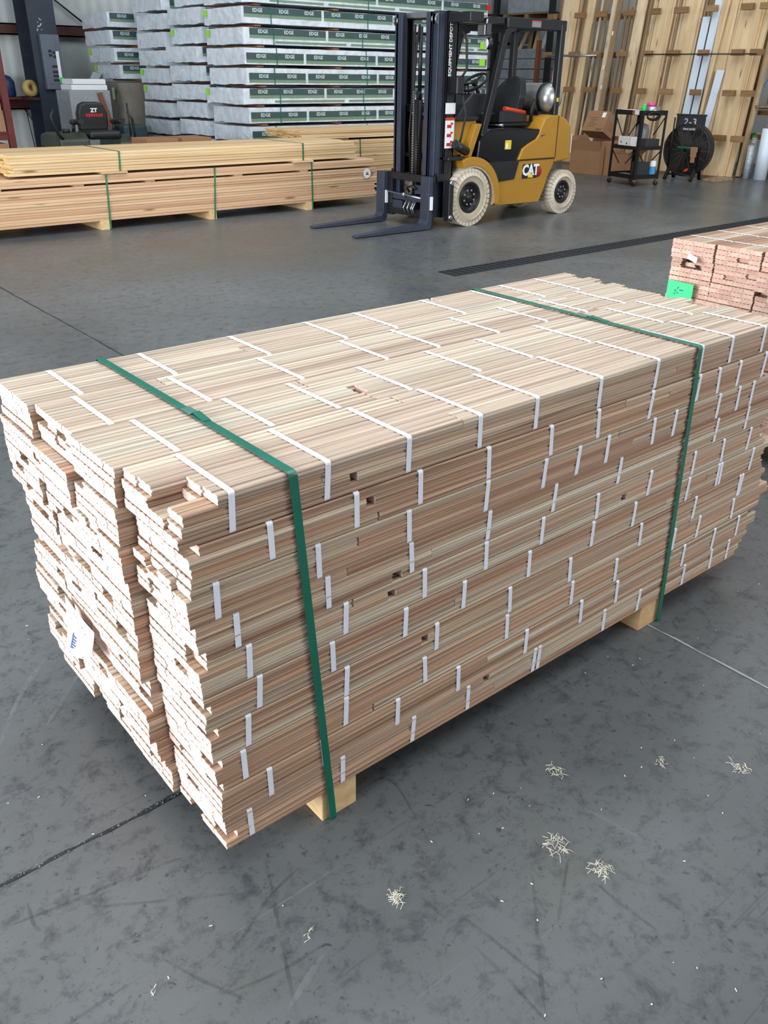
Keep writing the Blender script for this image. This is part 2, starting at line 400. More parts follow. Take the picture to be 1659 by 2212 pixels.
DARK = [[(0.583, 1.069), (0.539, 0.966), (0.507, 0.892), (0.474, 0.815), (0.447, 0.751)], [(0.773, 0.818), (0.781, 0.72), (0.782, 0.623), (0.782, 0.556), (0.779, 0.489)], [(0.984, 0.704), (0.918, 0.635), (0.851, 0.568), (0.787, 0.498)], [(1.077, 0.687), (0.998, 0.637), (0.939, 0.599)], [(1.069, 0.607), (1.068, 0.54), (1.075, 0.471)], [(0.127, 1.247), (0.234, 1.225), (0.35, 1.207), (0.46, 1.183)], [(0.385, 0.932), (0.452, 0.948), (0.54, 0.992), (0.619, 1.012)], [(0.753, 1.21), (0.747, 1.094), (0.918, 1.096), (0.896, 0.958)], [(0.372, 0.876), (0.471, 0.851), (0.567, 0.843)], [(0.171, 1.276), (0.164, 1.217), (0.171, 1.199)], [(0.321, 1.006), (0.359, 0.919), (0.413, 0.821)], [(0.808, 0.723), (0.821, 0.626), (0.833, 0.514)], [(0.265, 1.187), (0.427, 1.083), (0.489, 1.046)]]
PALE = [[(0.266, 1.748), (0.368, 1.909), (0.469, 2.015)], [(0.376, 1.747), (0.539, 1.921)], [(1.202, 0.762), (1.241, 0.585)], [(0.444, 0.781), (0.556, 0.828)]]
def smooth_path(p, n=6):
    out = []
    for i in range(len(p) - 1):
        a = p[max(0, i - 1)]; b = p[i]; c = p[i + 1]; d = p[min(len(p) - 1, i + 2)]
        for k in range(n):
            t = k / n
            out.append(tuple(0.5 * (2 * b[j] + (c[j] - a[j]) * t + (2 * a[j] - 5 * b[j] + 4 * c[j] - d[j]) * t * t + (3 * b[j] - a[j] - 3 * c[j] + d[j]) * t ** 3) for j in (0, 1)))
    return out + [p[-1]]
for i, p in enumerate(DARK): strip('scuff_mark', smooth_path(p), 0.007, 'scuff', 0.0007 + i * 0.00002, 0.3)
for i, p in enumerate(PALE): strip('scrape_mark', smooth_path(p), 0.012, 'scuffpale', 0.0011 + i * 0.00002, 0.3)
# drain channel along the floor
dr = MB().box(4.83, 12.0, 4.97, 4.985, 0.0005, 0.006).box(4.83, 12.0, 5.155, 5.17, 0.0005, 0.006).box(4.83, 12.0, 4.985, 5.155, 0.0005, 0.001)
x = 4.86
while x < 12.0:
    dr.box(x, x + 0.035, 4.985, 5.155, 0.001, 0.006); x += 0.075
dro = dr.build('floor_drain_grating', 'grate'); dro.parent = flo

# ------------------------------------------------------------------ strapped flooring stacks
BW, BT = 0.0487, 0.0186
def board_profile(flip, tl=0.005, gd=0.0054):
    """cross-section (y, z) of a tongue-and-groove strip lying back up; tl tongue length, gd groove depth"""
    w_, h = BW - 0.0003, BT - 0.0008
    p = [(0.0, 0.0006), (0.0006, 0), (w_ - 0.0006, 0), (w_, 0.0006), (w_, 0.0068), (w_ + tl * 0.75, 0.0072), (w_ + tl, 0.0085), (w_ + tl, 0.0105), (w_ + tl * 0.75, 0.0118), (w_, 0.0122), (w_, h - 0.002), (w_ - 0.0015, h)]
    for c in (0.68, 0.32):                                                              # relief grooves in the back
        x0 = c * w_
        p += [(x0 + 0.0040, h), (x0 + 0.0026, h - 0.0016), (x0 - 0.0026, h - 0.0016), (x0 - 0.0040, h)]
    p += [(0.0015, h), (0.0, h - 0.002), (0.0, 0.0126), (gd, 0.0122), (gd, 0.0068), (0.0, 0.0064)]
    if flip: p = [(w_ - a, b) for a, b in p][::-1]
    return p
PROF = (board_profile(False), board_profile(True))
PROF_TONGUE = (board_profile(False, 0.0012), board_profile(True, 0.0012)); PROF_GROOVE = (board_profile(False, 0.005, 0.0025), board_profile(True, 0.005, 0.0025))

def strap_loop(bund, x, skew, y0, y1, z0, z1, wd=0.0115):
    r = 0.005; pts = []
    for cx, cz, a0 in ((y1 - r, z1 - r, 0), (y0 + r, z1 - r, 90), (y0 + r, z0 + r, 180), (y1 - r, z0 + r, 270)):
        for k in range(4):
            a = math.radians(a0 + k * 30); y = cx + (r + 0.0006) * math.cos(a); z = cz + (r + 0.0006) * math.sin(a)
            pts.append((x + skew * (z - z1) / (z1 - z0), y, z))
    return MB().ribbon(pts, (1, 0, 0), wd, 0.0006, True).build('white_strap', 'white_strap', bund)

def flooring_bundle(xs, xe, y0, z0, label, group, straps, end='oakend', top=False, side=False, jn=0.006, jf=0.03, near=None, shift=None):
    b = thing('flooring_bundle', label, 'wood bundle', ((xs + xe) / 2, y0, z0), group)
    rev = random.random() < 0.5
    for r in range(4):
        ro = U(-0.002, 0.002)
        for j in range(4):
            a = xs + ro + U(-0.0008, 0.0008) + (U(0.004, 0.016) if random.random() < 0.07 else 0)
            if near and (r, j) in near: a = near[(r, j)]
            e = xe + U(-jf, jf)
            cuts = []
            if (top and r == 3) or (side and j == 0):
                if random.random() < 0.62: cuts = [U(a + 0.25, e - 0.25)]
                if random.random() < 0.15: cuts = sorted([U(a + 0.2, a + 0.7), U(e - 0.7, e - 0.2)])
            if shift and (r, j) in shift: cuts = [shift[(r, j)][0]]
            lo = a
            fl = (r % 2 == 1) ^ rev
            dy = U(-0.0003, 0.0006) if side and j == 0 else 0
            for c in cuts + [e]:
                hi = c - (U(0.001, 0.006) if c != e else 0)
                if c != e and random.random() < 0.22: hi -= U(0.008, 0.022)
                d2 = shift[(r, j)][1] if shift and (r, j) in shift and lo == a else 0
                poly = [(y0 + j * BW + 0.0008 + p + dy + d2, z0 + r * BT + q) for p, q in (PROF_TONGUE if (fl and j == 0) or (not fl and j == 3) else PROF_GROOVE if (fl and j == 3) or (not fl and j == 0) else PROF)[fl]]
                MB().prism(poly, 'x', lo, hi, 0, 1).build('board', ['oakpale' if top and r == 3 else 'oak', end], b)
                lo = c
    for sx in straps:
        strap_loop(b, sx, U(-0.006, 0.006), y0, y0 + 4 * BW, z0 - 0.0002, z0 + 4 * BT)
    return b

OX, OY, PB, LH = 0.690, 1.077, 0.084, 0.0759
CW = 0.1985
SIDE = [
 [-0.113, 0.077, 0.262, 0.448, 0.616, 0.829, 1.046, 1.234, 1.375, 1.538],
 [-0.048, 0.136, 0.290, 0.476, 0.669, 0.832, 1.041, 1.244, 1.335, 1.438, 1.571],
 [-0.156, 0.049, 0.264, 0.482, 0.664, 0.780, 0.886, 1.068, 1.162, 1.365, 1.463, 1.537],
 [-0.123, 0.070, 0.274, 0.497, 0.712, 0.954, 1.386, 1.544],
 [-0.103, 0.112, 0.313, 0.493, 0.679, 0.879, 1.098, 1.299, 1.442, 1.586],
 [-0.086, 0.077, 0.265, 0.433, 0.642, 0.876, 1.048, 1.294, 1.443, 1.457, 1.63],
 [-0.116, 0.112, 0.355, 0.584, 0.800, 1.091, 1.35, 1.585, 1.599],
 [-0.133, 0.109, 0.322, 0.583, 0.822, 1.002, 1.27, 1.394, 1.575],
 [-0.081, 0.046, 0.247, 0.428, 0.660, 0.869, 1.02, 1.337, 1.497, 1.631],
 [-0.131, 0.097, 0.297, 0.467, 0.703, 0.720, 0.982, 1.143, 1.362, 1.506, 1.605]]
TOP = {1: [-0.104, 0.093, 0.25, 0.438, 0.646, 0.82, 1.037, 1.226, 1.351, 1.495],
       2: [-0.142, 0.068, 0.296, 0.536, 0.702, 0.914, 1.103, 1.275, 1.45],
       3: [-0.122, 0.092, 0.337, 0.567, 0.733, 0.984, 1.193, 1.321, 1.485]}
NEAR0 = [-0.212, -0.199, -0.211, -0.2, -0.201, -0.2, -0.195, -0.193, -0.187, -0.185]
FAR0 = [1.63, 1.60, 1.64, 1.67, 1.66, 1.72, 1.74, 1.76, 1.71, 1.68]
COLS = ['outermost column of the near stack', 'second column of the near stack', 'third column of the near stack', 'farthest column of the near stack']
for k in range(10):
    for c in range(4):
        z0 = PB + (9 - k) * LH
        if c == 0: xs, xe, st = NEAR0[k], FAR0[k], SIDE[k]
        else:
            xs = -0.224 + U(-0.009, 0.009) - 0.008 * (k in (1, 2)); xe = 1.63 + U(-0.05, 0.07); st = TOP[c] if k == 0 else []
            if k == 9: xs += 0.02
        near = {}
        if k == 0 and c == 0:
            near = {(3, 1): OX - 0.142, (3, 0): OX - 0.138, (2, 1): OX - 0.150, (3, 2): OX - 0.205, (3, 3): OX - 0.209, (2, 0): OX - 0.2, (1, 0): OX - 0.205}
        elif c == 0 and random.random() < 0.8:
            near = {(3, 0): OX + xs + U(0.008, 0.022)}
        elif random.random() < 0.6:
            near = {(random.randint(0, 3), random.randint(0, 3)): OX + xs + U(0.015, 0.05)}
        flooring_bundle(OX + xs, OX + xe, OY + c * CW + 0.0006 - (U(0.0, 0.004) if c == 0 and k else 0), z0, 'oak flooring bundle, %s, %s' % (LAYER[k], COLS[c]), 'oak flooring bundles of the near stack',
                        [OX + s for s in st], 'oakend', k == 0, c == 0, 0.004, 0.035, near, {(3, 0): (OX + 0.345, -0.0022), (3, 1): (OX + 0.36, 0.0)} if (k, c) == (0, 1) else None)
W4 = 4 * CW - 0.0006
def green_strap(name, label, x, slant, x0y, y1, ztop, group, wd=0.0165):
    t = thing(name, label, 'strap', (x, x0y, 0), group)
    e = 0.0022; y0 = x0y - 0.0040; y1 = y1 + 0.002
    pts = [(x, y1 - 0.004, ztop + e), (x, y0 + 0.006, ztop + e), (x, y0 - 0.0002, ztop + e - 0.0015), (x + 0.001, y0 - e, ztop - 0.006)]
    pts += [(x + slant * i / 8, y0 - e, ztop - (ztop - 0.006) * i / 8) for i in range(1, 8)]
    pts += [(x + slant, y0 - e, 0.004), (x + slant, y0, 0.0005), (x + slant, y1, 0.0005), (x + slant, y1 + e, 0.006)]
    pts += [(x + slant * (8 - i) / 8, y1 + e, (ztop - 0.006) * i / 8 + 0.003) for i in range(1, 8)] + [(x, y1 + e, ztop - 0.005)]
    MB().ribbon(pts, (1, 0, 0), wd, 0.0011, True).build('band', 'green_strap', t)
    return t
t = green_strap('green_strap', 'wide green strap around the near stack, by its close sawn ends', OX, 0.066, OY, OY + W4, 0.8440, 'green straps of the near stack')
MB().box(OX - 0.0095, OX + 0.0095, OY + 0.335, OY + 0.372, 0.8475, 0.8492).build('seal', 'seal', t, bevel=0.0008, label='grey crimped metal seal')
MB().obox((OX + 0.002, OY + 0.31, 0.8486), (0.05, 1, 0.08), (1, 0, 0), (0, 0, 1), 0.024, 0.008, 0.0006).build('loose_end', 'green_strap', t)
t = green_strap('green_strap', 'narrow-looking green strap around the near stack, at its far end', OX + 1.212, 0.05, OY, OY + W4, 0.8440, 'green straps of the near stack')
MB().box(OX + 1.2025, OX + 1.2215, OY + 0.345, OY + 0.385, 0.8475, 0.8492).build('seal', 'seal', t, bevel=0.0008, label='pale crimped metal seal')
MB().obox((OX + 1.214, OY + 0.31, 0.8488), (0.03, 1, 0.06), (1, 0, 0), (0, 0, 1), 0.03, 0.008, 0.0006).build('loose_end', 'green_strap', t)
def skid(x0, x1, y0, y1, z1, label, group):
    m = MB().box(x0, x1, y0, y1, 0.0, z1)
    o = m.build('wood_skid', 'skid', None, ((x0 + x1) / 2, (y0 + y1) / 2, 0), 0.002); tag(o, label, 'skid', group); return o
skid(OX + 0.043, OX + 0.135, OY + 0.003, OY + W4 - 0.003, 0.0835, 'pale wood skid under the near stack, close to its sawn ends', 'skids under the near stack')
skid(OX + 1.172, OX + 1.262, OY + 0.003, OY + W4 - 0.003, 0.0835, 'pale wood skid under the far end of the near stack', 'skids under the near stack')
# paper tag hanging curled off the sawn end
m = MB(); vs = []; nu, nv = 10, 6
for i in range(nu + 1):
    for j in range(nv + 1):
        u, v = i / nu, j / nv
        vs.append((OX - 0.236 - 0.020 * math.sin(math.pi * (0.1 + 0.75 * u)) * (0.2 + v) - 0.010 * v * v, OY + 0.572 - 0.160 * u, 0.405 - 0.012 * u - v * (0.128 - 0.066 * u)))
m.add(vs, [(i * (nv + 1) + j, (i + 1) * (nv + 1) + j, (i + 1) * (nv + 1) + j + 1, i * (nv + 1) + j + 1) for i in range(nu) for j in range(nv)], 0, True)
tg = m.build('paper_tag', 'paper', None, (OX - 0.27, OY + 0.5, 0.35)); tag(tg, 'curled white paper tag with small print hanging on the sawn ends', 'tag')
so = tg.modifiers.new('thick', 'SOLIDIFY'); so.thickness = 0.0006
def tagpt(u, v, o=-0.0022):
    return Vector((OX - 0.236 - 0.020 * math.sin(math.pi * (0.1 + 0.75 * u)) * (0.2 + v) - 0.010 * v * v + o, OY + 0.572 - 0.160 * u, 0.405 - 0.012 * u - v * (0.128 - 0.066 * u)))
def patch(mb, u0, u1, v0, v1):
    mb.add([tagpt(u0, v0), tagpt(u1, v0), tagpt(u1, v1), tagpt(u0, v1)], [(0, 1, 2, 3)])
m = MB()
for v in (0.55, 0.62, 0.68, 0.74, 0.8):
    patch(m, 0.44, 0.44 + U(0.1, 0.16), v, v + 0.035)
patch(m, 0.42, 0.45, 0.5, 0.86)
m.build('print', 'ink', tg, tg['_o'], label='blue printed block')
m = MB()
for i in range(46):
    u = U(0.05, 0.92); v = random.choice((0.1, 0.2, 0.3, 0.92)) + U(-0.02, 0.02)
    patch(m, u, u + U(0.008, 0.02), v, v + 0.025)
m.build('print', 'blackink', tg, tg['_o'], label='rows of small dark print')

# second stack, sawn ends towards the camera
X2, Y2 = 3.27, 2.057 - W4
C2 = ['column farthest from the green tag', 'third column from the tagged edge', 'second column from the tagged edge', 'column with the green tag']
for k in range(10):
    for c in range(4):
        xs = X2 + U(-0.008, 0.012)
        st = [X2 + s for s in (0.12, 0.33, 0.56, 0.8, 1.05, 1.3, 1.6)] if k == 0 else []
        near = {(random.randint(0, 3), random.randint(0, 3)): xs + U(0.01, 0.05)} if random.random() < 0.3 else {}
        if k == 1 and c == 3: near = {(3, 2): xs + 0.12, (2, 2): xs + 0.03, (2, 1): xs + 0.06}
        flooring_bundle(xs, X2 + 1.9 + U(-0.05, 0.05), Y2 + c * CW + 0.0006 + U(-0.001, 0.001), PB + (9 - k) * LH, 'pink sawn-end flooring bundle, %s, %s' % (LAYER[k], C2[c]),
                        'flooring bundles of the stack beyond', st, 'pinkend', False, False, 0.003, 0.03, near)
skid(X2 + 0.3, X2 + 0.39, Y2, Y2 + W4, 0.0835, 'wood skid under the second flooring stack', 'skids under the second flooring stack')
skid(X2 + 1.5, X2 + 1.59, Y2, Y2 + W4, 0.0835, 'wood skid under the second flooring stack', 'skids under the second flooring stack')
m = MB().obox((X2 - 0.018, 1.978, 0.636), (0.08, 1, 0.0), (0, 0, 1), (1, -0.08, 0.0), 0.064, 0.037, 0.0006)
g = m.build('green_tag', 'greentag', None, (X2 - 0.018, 1.978, 0.636)); tag(g, 'bright green paper tag stapled to the pink sawn ends', 'tag')
m = MB().obox((X2 - 0.0195, 1.970, 0.640), (0.08, 1, 0), (0, 0, 1), (1, -0.08, 0), 0.010, 0.002, 0.0005)
for i in range(5): m.obox((X2 - 0.0195, 1.958, 0.622 + i * 0.007), (0.08, 1, 0), (0, 0, 1), (1, -0.08, 0), 0.013, 0.0016, 0.0005)
m.build('print', 'ink', g, g['_o'])
m = MB()
for i in range(6): m.obox((X2 - 0.0195, 1.992 + U(-0.008, 0.008), 0.622 + i * 0.0055), (0.08, 1, 0), (0, 0, 1), (1, -0.08, 0), U(0.002, 0.006), 0.0014, 0.0005)
m.build('print', 'blackink', g, g['_o'])
m = MB().obox((X2 - 0.012, 1.958, 0.778), (0.5, 1, 0.1), (0.2, 0, 1), (1, -0.3, -0.2), 0.05, 0.011, 0.0006)
g = m.build('paper_slip', 'paper', None, (X2 - 0.01, 1.958, 0.778)); tag(g, 'white paper slip poking out of a gap above the green tag', 'paper')

# ------------------------------------------------------------------ long lumber packs
def lumber_pack(label, x0, x1, y0, z0, rows, across, bt, bw, mat, end, straps, group=None, jx=0.03, gapafter=None, gap=0.0):
    t = thing('lumber_pack', label, 'lumber', ((x0 + x1) / 2, y0 + across * bw / 2, z0), group); z = z0
    for r in range(rows):
        if gapafter is not None and r == gapafter:
            xx = x0 + 0.25
            while xx < x1 - 0.2:
                MB().box(xx, xx + 0.1, y0 + 0.01, y0 + across * bw - 0.01, z + 0.0005, z + gap - 0.0005).build('sticker', mat, t); xx += U(0.75, 1.1)
            z += gap
        for c in range(across):
            dy = U(-0.006, 0.006)
            MB().prism([(y0 + c * bw + dy + 0.001, z), (y0 + (c + 1) * bw + dy - 0.001, z), (y0 + (c + 1) * bw + dy - 0.001, z + bt - 0.007), (y0 + (c + 1) * bw + dy - 0.006, z + bt - 0.002), (y0 + c * bw + dy + 0.006, z + bt - 0.002), (y0 + c * bw + dy + 0.001, z + bt - 0.007)], 'x', x0 + U(-jx, jx), x1 + U(-jx, jx), 0, 1).build('board', [mat, end], t)
        z += bt
    y1 = y0 + across * bw
    for sx, sl, zb in straps:
        pts = [(sx, y1 + 0.005, z + 0.002), (sx, y0 - 0.005, z + 0.002), (sx + sl / 2, y0 - 0.0065, (z + zb) / 2), (sx + sl, y0 - 0.005, zb), (sx + sl, y1 + 0.005, zb)]
        MB().ribbon(pts, (1, 0, 0), 0.018, 0.0012, True).build('green_strap', 'green_dark', t, label='green plastic strap')
    return t
pk = lumber_pack('long pack of pale planks on skids, under the yellow pine pack', 1.4, 7.05, 8.75, 0.09, 16, 6, 0.0262, 0.15, 'cedar', 'pineend', [(3.57, -0.02, 0.006), (4.80, -0.04, 0.006), (6.08, 0.0, 0.006)], None, 0.03, 13, 0.019)
m = MB().cyl((6.90, 8.736, 0.365), (6.90, 8.732, 0.365), 0.055, 28); m.build('round_tag', 'white', pk, label='round white paper tag')
MB().box(6.88, 6.92, 8.7305, 8.7315, 0.35, 0.365).box(6.885, 6.91, 8.7305, 8.7315, 0.37, 0.38).build('print', 'blackink', pk)
for i, x in enumerate((2.0, 3.50, 4.74, 6.04)):
    skid(x - 0.045, x + 0.045, 8.751, 9.66, 0.0895, 'pale wood skid under the long plank pack, %s' % ('near its hidden end', 'under its first strap', 'under its middle strap', 'under the strap by the round tag')[i], 'skids under the long plank pack')
lumber_pack('yellow pine plank pack lying on the long pale plank pack', 2.66, 6.74, 8.76, 0.552, 7, 6, 0.0262, 0.155, 'pine', 'pineend', [(3.74, -0.01, 0.549), (5.97, 0.0, 0.549)])
for x, s in ((3.6, 'first'), (5.9, 'second')):
    o = MB().box(x - 0.07, x + 0.2, 8.735, 9.68, 0.5325, 0.550).build('wood_bearer', 'cedar', None, (x, 9.2, 0.53)); tag(o, 'thin pale wood bearer between the two lumber packs, by the %s' % ('round log of strapping' if x > 99 else ('strap nearer the wall' if x < 5 else 'strap nearer the forklift')), 'spacer', 'bearers between the lumber packs')
lumber_pack('dark-edged plank pack behind, low, partly hidden by the forklift mast', 6.75, 10.6, 9.88, 0.09, 22, 6, 0.026, 0.14, 'pine', 'pineend', [(7.68, 0.02, 0.02)])
lumber_pack('short yellow plank pack on top of the pack behind the forklift mast', 6.72, 10.5, 9.9, 0.69, 5, 6, 0.021, 0.14, 'pine', 'pineend', [])
for x in (7.2, 10.0):
    skid(x - 0.045, x + 0.045, 9.9, 10.7, 0.0895, 'wood skid under the plank pack behind the forklift mast', 'skids under the pack behind the mast')
for x in (7.3, 9.9):
    o = MB().box(x - 0.2, x + 0.2, 9.9, 10.7, 0.6635, 0.689).build('wood_bearer', 'spacer', None, (x, 10.3, 0.66)); tag(o, 'dark wood bearer between the two packs behind the mast', 'spacer', 'bearers behind the mast')

# ------------------------------------------------------------------ forklift
FK = thing('forklift', 'yellow and black forklift with pale tyres, forks lowered to the floor', 'forklift', (7.3, 7.22, 0))
BC = 7.22
def fwheel(name, x, y, r, wd, side, rim):
    """tyre axis along y; side -1 faces the open floor"""
    m = MB(); tr = r - 0.055
    prof = [(rim, -wd / 2 + 0.012), (rim + 0.03, -wd / 2), (tr, -wd / 2), (tr + 0.03, -wd / 2 + 0.012), (r - 0.012, -wd / 2 + 0.03), (r - 0.012, wd / 2 - 0.03), (tr + 0.03, wd / 2 - 0.012), (tr, wd / 2), (rim + 0.03, wd / 2), (rim, wd / 2 - 0.012)]
    m.lathe(prof, (x, y, r), (0, 1, 0), 48, 0, [1, 1, 0, 0, 0, 0, 0, 1, 1])
    n = 34
    for i in range(n):
        a = 2 * math.pi * i / n
        for sgn in (-1, 1):
            aa = a + (math.pi / n if sgn > 0 else 0)
            X = Vector((math.cos(aa), 0, math.sin(aa))); T = Vector((-math.sin(aa), 0, math.cos(aa)))
            m.obox(Vector((x, y + sgn * wd * 0.27, r)) + X * (r - 0.017), X, T, (0, 1, 0), 0.017, r * math.pi / n * 0.80, wd * 0.235, 0)
            m.obox(Vector((x, y + sgn * (wd / 2 - 0.006), r)) + X * (r - 0.045), X - Vector((0, sgn * 0.5, 0)), T, (0, sgn, 0.0), 0.03, r * math.pi / n * 0.72, 0.010, 0)
    t = m.build(name, ['tyre', 'tyreside'], FK)
    m = MB(); f = side
    m.lathe([(rim, -f * -0.2 * wd), (rim + 0.004, f * wd * 0.46), (rim - 0.018, f * wd * 0.47), (rim - 0.03, f * wd * 0.30), (rim * 0.62, f * wd * 0.26), (rim * 0.58, f * wd * 0.36), (rim * 0.30, f * wd * 0.38), (rim * 0.26, f * wd * 0.46), (0.0, f * wd * 0.46)], (x, y, r), (0, 1, 0), 36, 0)
    h = m.build('wheel_rim', 'rim', t)
    m = MB()
    for i in range(8):
        a = 2 * math.pi * (i + 0.5) / 8; c = Vector((x + math.cos(a) * rim * 0.48, y, r + math.sin(a) * rim * 0.48))
        m.cyl(c + Vector((0, f * wd * 0.36, 0)), c + Vector((0, f * wd * 0.44, 0)), 0.011, 6)
    m.build('hub_bolt_ring', 'steel', t)
fwheel('front_wheel', 6.75, 6.865, 0.29, 0.20, -1, 0.155)
fwheel('front_wheel', 6.75, 7.60, 0.29, 0.20, 1, 0.155)
fwheel('rear_wheel', 8.33, 6.90, 0.242, 0.16, -1, 0.125)
fwheel('rear_wheel', 8.33, 7.54, 0.242, 0.16, 1, 0.125)
# mast
for nm, y0, y1 in (('mast_channel', 6.86, 7.06), ('mast_channel', 7.42, 7.60)):
    m = MB(); s_ = 1 if y0 < 7.2 else -1; yo = y0 if s_ > 0 else y1
    m.box(6.42, 6.56, min(yo, yo + s_ * 0.02), max(yo, yo + s_ * 0.02), 0.10, 2.0)                        # outer web
    m.box(6.42, 6.44, min(yo, yo + s_ * 0.075), max(yo, yo + s_ * 0.075), 0.10, 2.0)
    m.box(6.54, 6.56, min(yo, yo + s_ * 0.075), max(yo, yo + s_ * 0.075), 0.10, 2.0)
    m.build('outer_mast_channel', 'fblack', FK, bevel=0.003)
    m = MB(); yi = yo + s_ * 0.045
    m.box(6.34, 6.42, min(yi, yi + s_ * 0.022), max(yi, yi + s_ * 0.022), 0.10, 2.0)
    m.box(6.33, 6.35, min(yi, yi + s_ * 0.07), max(yi, yi + s_ * 0.07), 0.10, 2.0)
    m.build('inner_mast_channel', 'mast', FK, bevel=0.003)
    m = MB(); yj = yo + s_ * 0.10
    m.box(6.30, 6.42, min(yj, yj + s_ * 0.03), max(yj, yj + s_ * 0.03), 0.12, 1.99)
    m.box(6.30, 6.318, min(yj - 0.0 * s_, yj + s_ * 0.09), max(yj, yj + s_ * 0.09), 0.12, 1.99)
    m.build('inner_mast_channel', 'mast', FK, bevel=0.003)
    m = MB()
    for k in range(2):
        yy = yo + s_ * (0.05 + 0.05 * k); m.cyl((6.345, yy, 1.93), (6.345, yy + s_ * 0.018, 1.93), 0.05, 16)
    m.build('mast_roller', 'steel', FK)
    m = MB().box(6.34, 6.50, min(yo - 0.01 * s_, yo + s_ * 0.02), max(yo, yo + s_ * 0.02), 0.46, 0.54); m.build('mast_bracket', 'fblack', FK, bevel=0.004)
MB().box(6.48, 6.55, 6.90, 7.56, 1.94, 1.99).build('mast_crossbar', 'fblack', FK, bevel=0.006)
MB().box(6.36, 6.42, 7.08, 7.42, 1.95, 2.0).build('mast_crossbar', 'steel', FK, bevel=0.006)
MB().box(6.46, 6.58, 6.90, 7.56, 1.10, 1.17).build('mast_crossbar', 'fblack', FK, bevel=0.006)
MB().box(6.42, 6.60, 6.56, 6.86, 1.90, 1.985).build('mast_top_arm', 'fblack', FK, bevel=0.006)
for y in (7.14, 7.30):
    m = MB().cyl((6.46, y, 0.15), (6.46, y, 1.28), 0.032, 14).cyl((6.46, y, 1.28), (6.46, y, 1.88), 0.020, 12)
    m.build('lift_cylinder', 'fblack', FK)
MB().cyl((6.38, 7.22, 0.15), (6.38, 7.22, 1.22), 0.045, 16).cyl((6.38, 7.22, 1.22), (6.38, 7.22, 1.30), 0.028, 12).build('free_lift_cylinder', 'fblack', FK)
for y in (7.19, 7.25):
    m = MB()
    for i in range(42): m.box(6.335, 6.347, y - 0.012, y + 0.012, 0.3 + i * 0.024, 0.316 + i * 0.024)
    m.build('lift_chain', 'steel' if y > 7.2 else 'hose', FK)
for y, b in ((7.10, 0.03), (7.33, -0.02), (7.36, 0.02), (7.08, -0.01)):
    MB().tube([(6.41, y, 0.5), (6.40, y + b, 0.9), (6.41, y - b * 0.5, 1.3), (6.43, y, 1.7), (6.45, y + b, 1.9)], 0.012, 8).build('hydraulic_hose', 'hose', FK)
MB().box(6.46, 6.56, 6.74, 6.86, 1.28, 1.44).build('hose_reel_box', 'fblack', FK, bevel=0.01)
MB().tube([(6.50, 6.78, 1.88), (6.56, 6.74, 1.75), (6.57, 6.73, 1.5), (6.52, 6.76, 1.42)], 0.012, 8).build('hydraulic_hose', 'hose', FK)
MB().tube([(6.55, 6.76, 1.28), (6.60, 6.74, 1.1), (6.58, 6.77, 0.9), (6.56, 6.80, 0.75)], 0.011, 8).build('hydraulic_hose', 'hose', FK)
MB().box(6.425, 6.555, 6.852, 6.8595, 1.10, 1.20).build('decal', 'white', FK, label='plain white decal')
d = MB().box(6.43, 6.55, 6.852, 6.8595, 0.78, 1.04).build('warning_decal', 'white', FK, label='white safety decal with pictograms')
MB().box(6.43, 6.55, 6.851, 6.8595, 1.04, 1.065).build('decal', 'orange', FK, label='orange decal strip')
m = MB()
for i in range(3): m.box(6.45, 6.51, 6.8508, 6.8518, 0.80 + i * 0.085, 0.83 + i * 0.085).box(6.50, 6.53, 6.8508, 6.8518, 0.83 + i * 0.085, 0.85 + i * 0.085)
m.build('pictogram', 'red', d)
lettering('lettering', 'EQUIPMENT DEPOT', 0.052, 'white', FK, (6.462, 6.8594, 1.668), (0, 0, 1), (-1, 0, 0), 0.001, 0.0008, 1.0, 1.0)
# carriage and forks
m = MB().box(6.236, 6.29, 6.82, 7.64, 0.45, 0.52).box(6.236, 6.29, 6.82, 7.64, 0.10, 0.16).box(6.24, 6.30, 6.90, 6.98, 0.08, 0.52).box(6.24, 6.30, 7.46, 7.54, 0.08, 0.52)
m.build('fork_carriage', 'fblack', FK, bevel=0.004)
m = MB().box(6.25, 6.29, 6.95, 7.50, 0.25, 0.31).box(6.25, 6.28, 7.30, 7.50, 0.14, 0.24).box(6.25, 6.28, 6.98, 7.10, 0.33, 0.42)
m.build('side_shifter', 'mast', FK, bevel=0.003)
MB().cyl((6.22, 6.93, 0.295), (6.22, 7.53, 0.325), 0.009, 8).cyl((6.215, 7.235, 0.29), (6.215, 7.235, 0.33), 0.022, 10).build('shift_rod', 'steel', FK)
for y in (7.16, 7.22, 7.07, 7.10):
    MB().tube([(6.23, y, 0.13), (6.21, y + 0.01, 0.18), (6.24, y, 0.25)], 0.009, 7).build('hose_fitting', 'steel', FK)
MB().tube([(6.23, 7.16, 0.34), (6.20, 7.17, 0.39), (6.21, 7.10, 0.41), (6.23, 7.05, 0.38)], 0.013, 8).build('hydraulic_hose', 'hose', FK)
MB().box(6.20, 6.23, 6.785, 6.80, 0.20, 0.33).build('decal', 'white', FK); MB().box(6.20, 6.23, 7.515, 7.53, 0.20, 0.33).build('decal', 'white', FK)
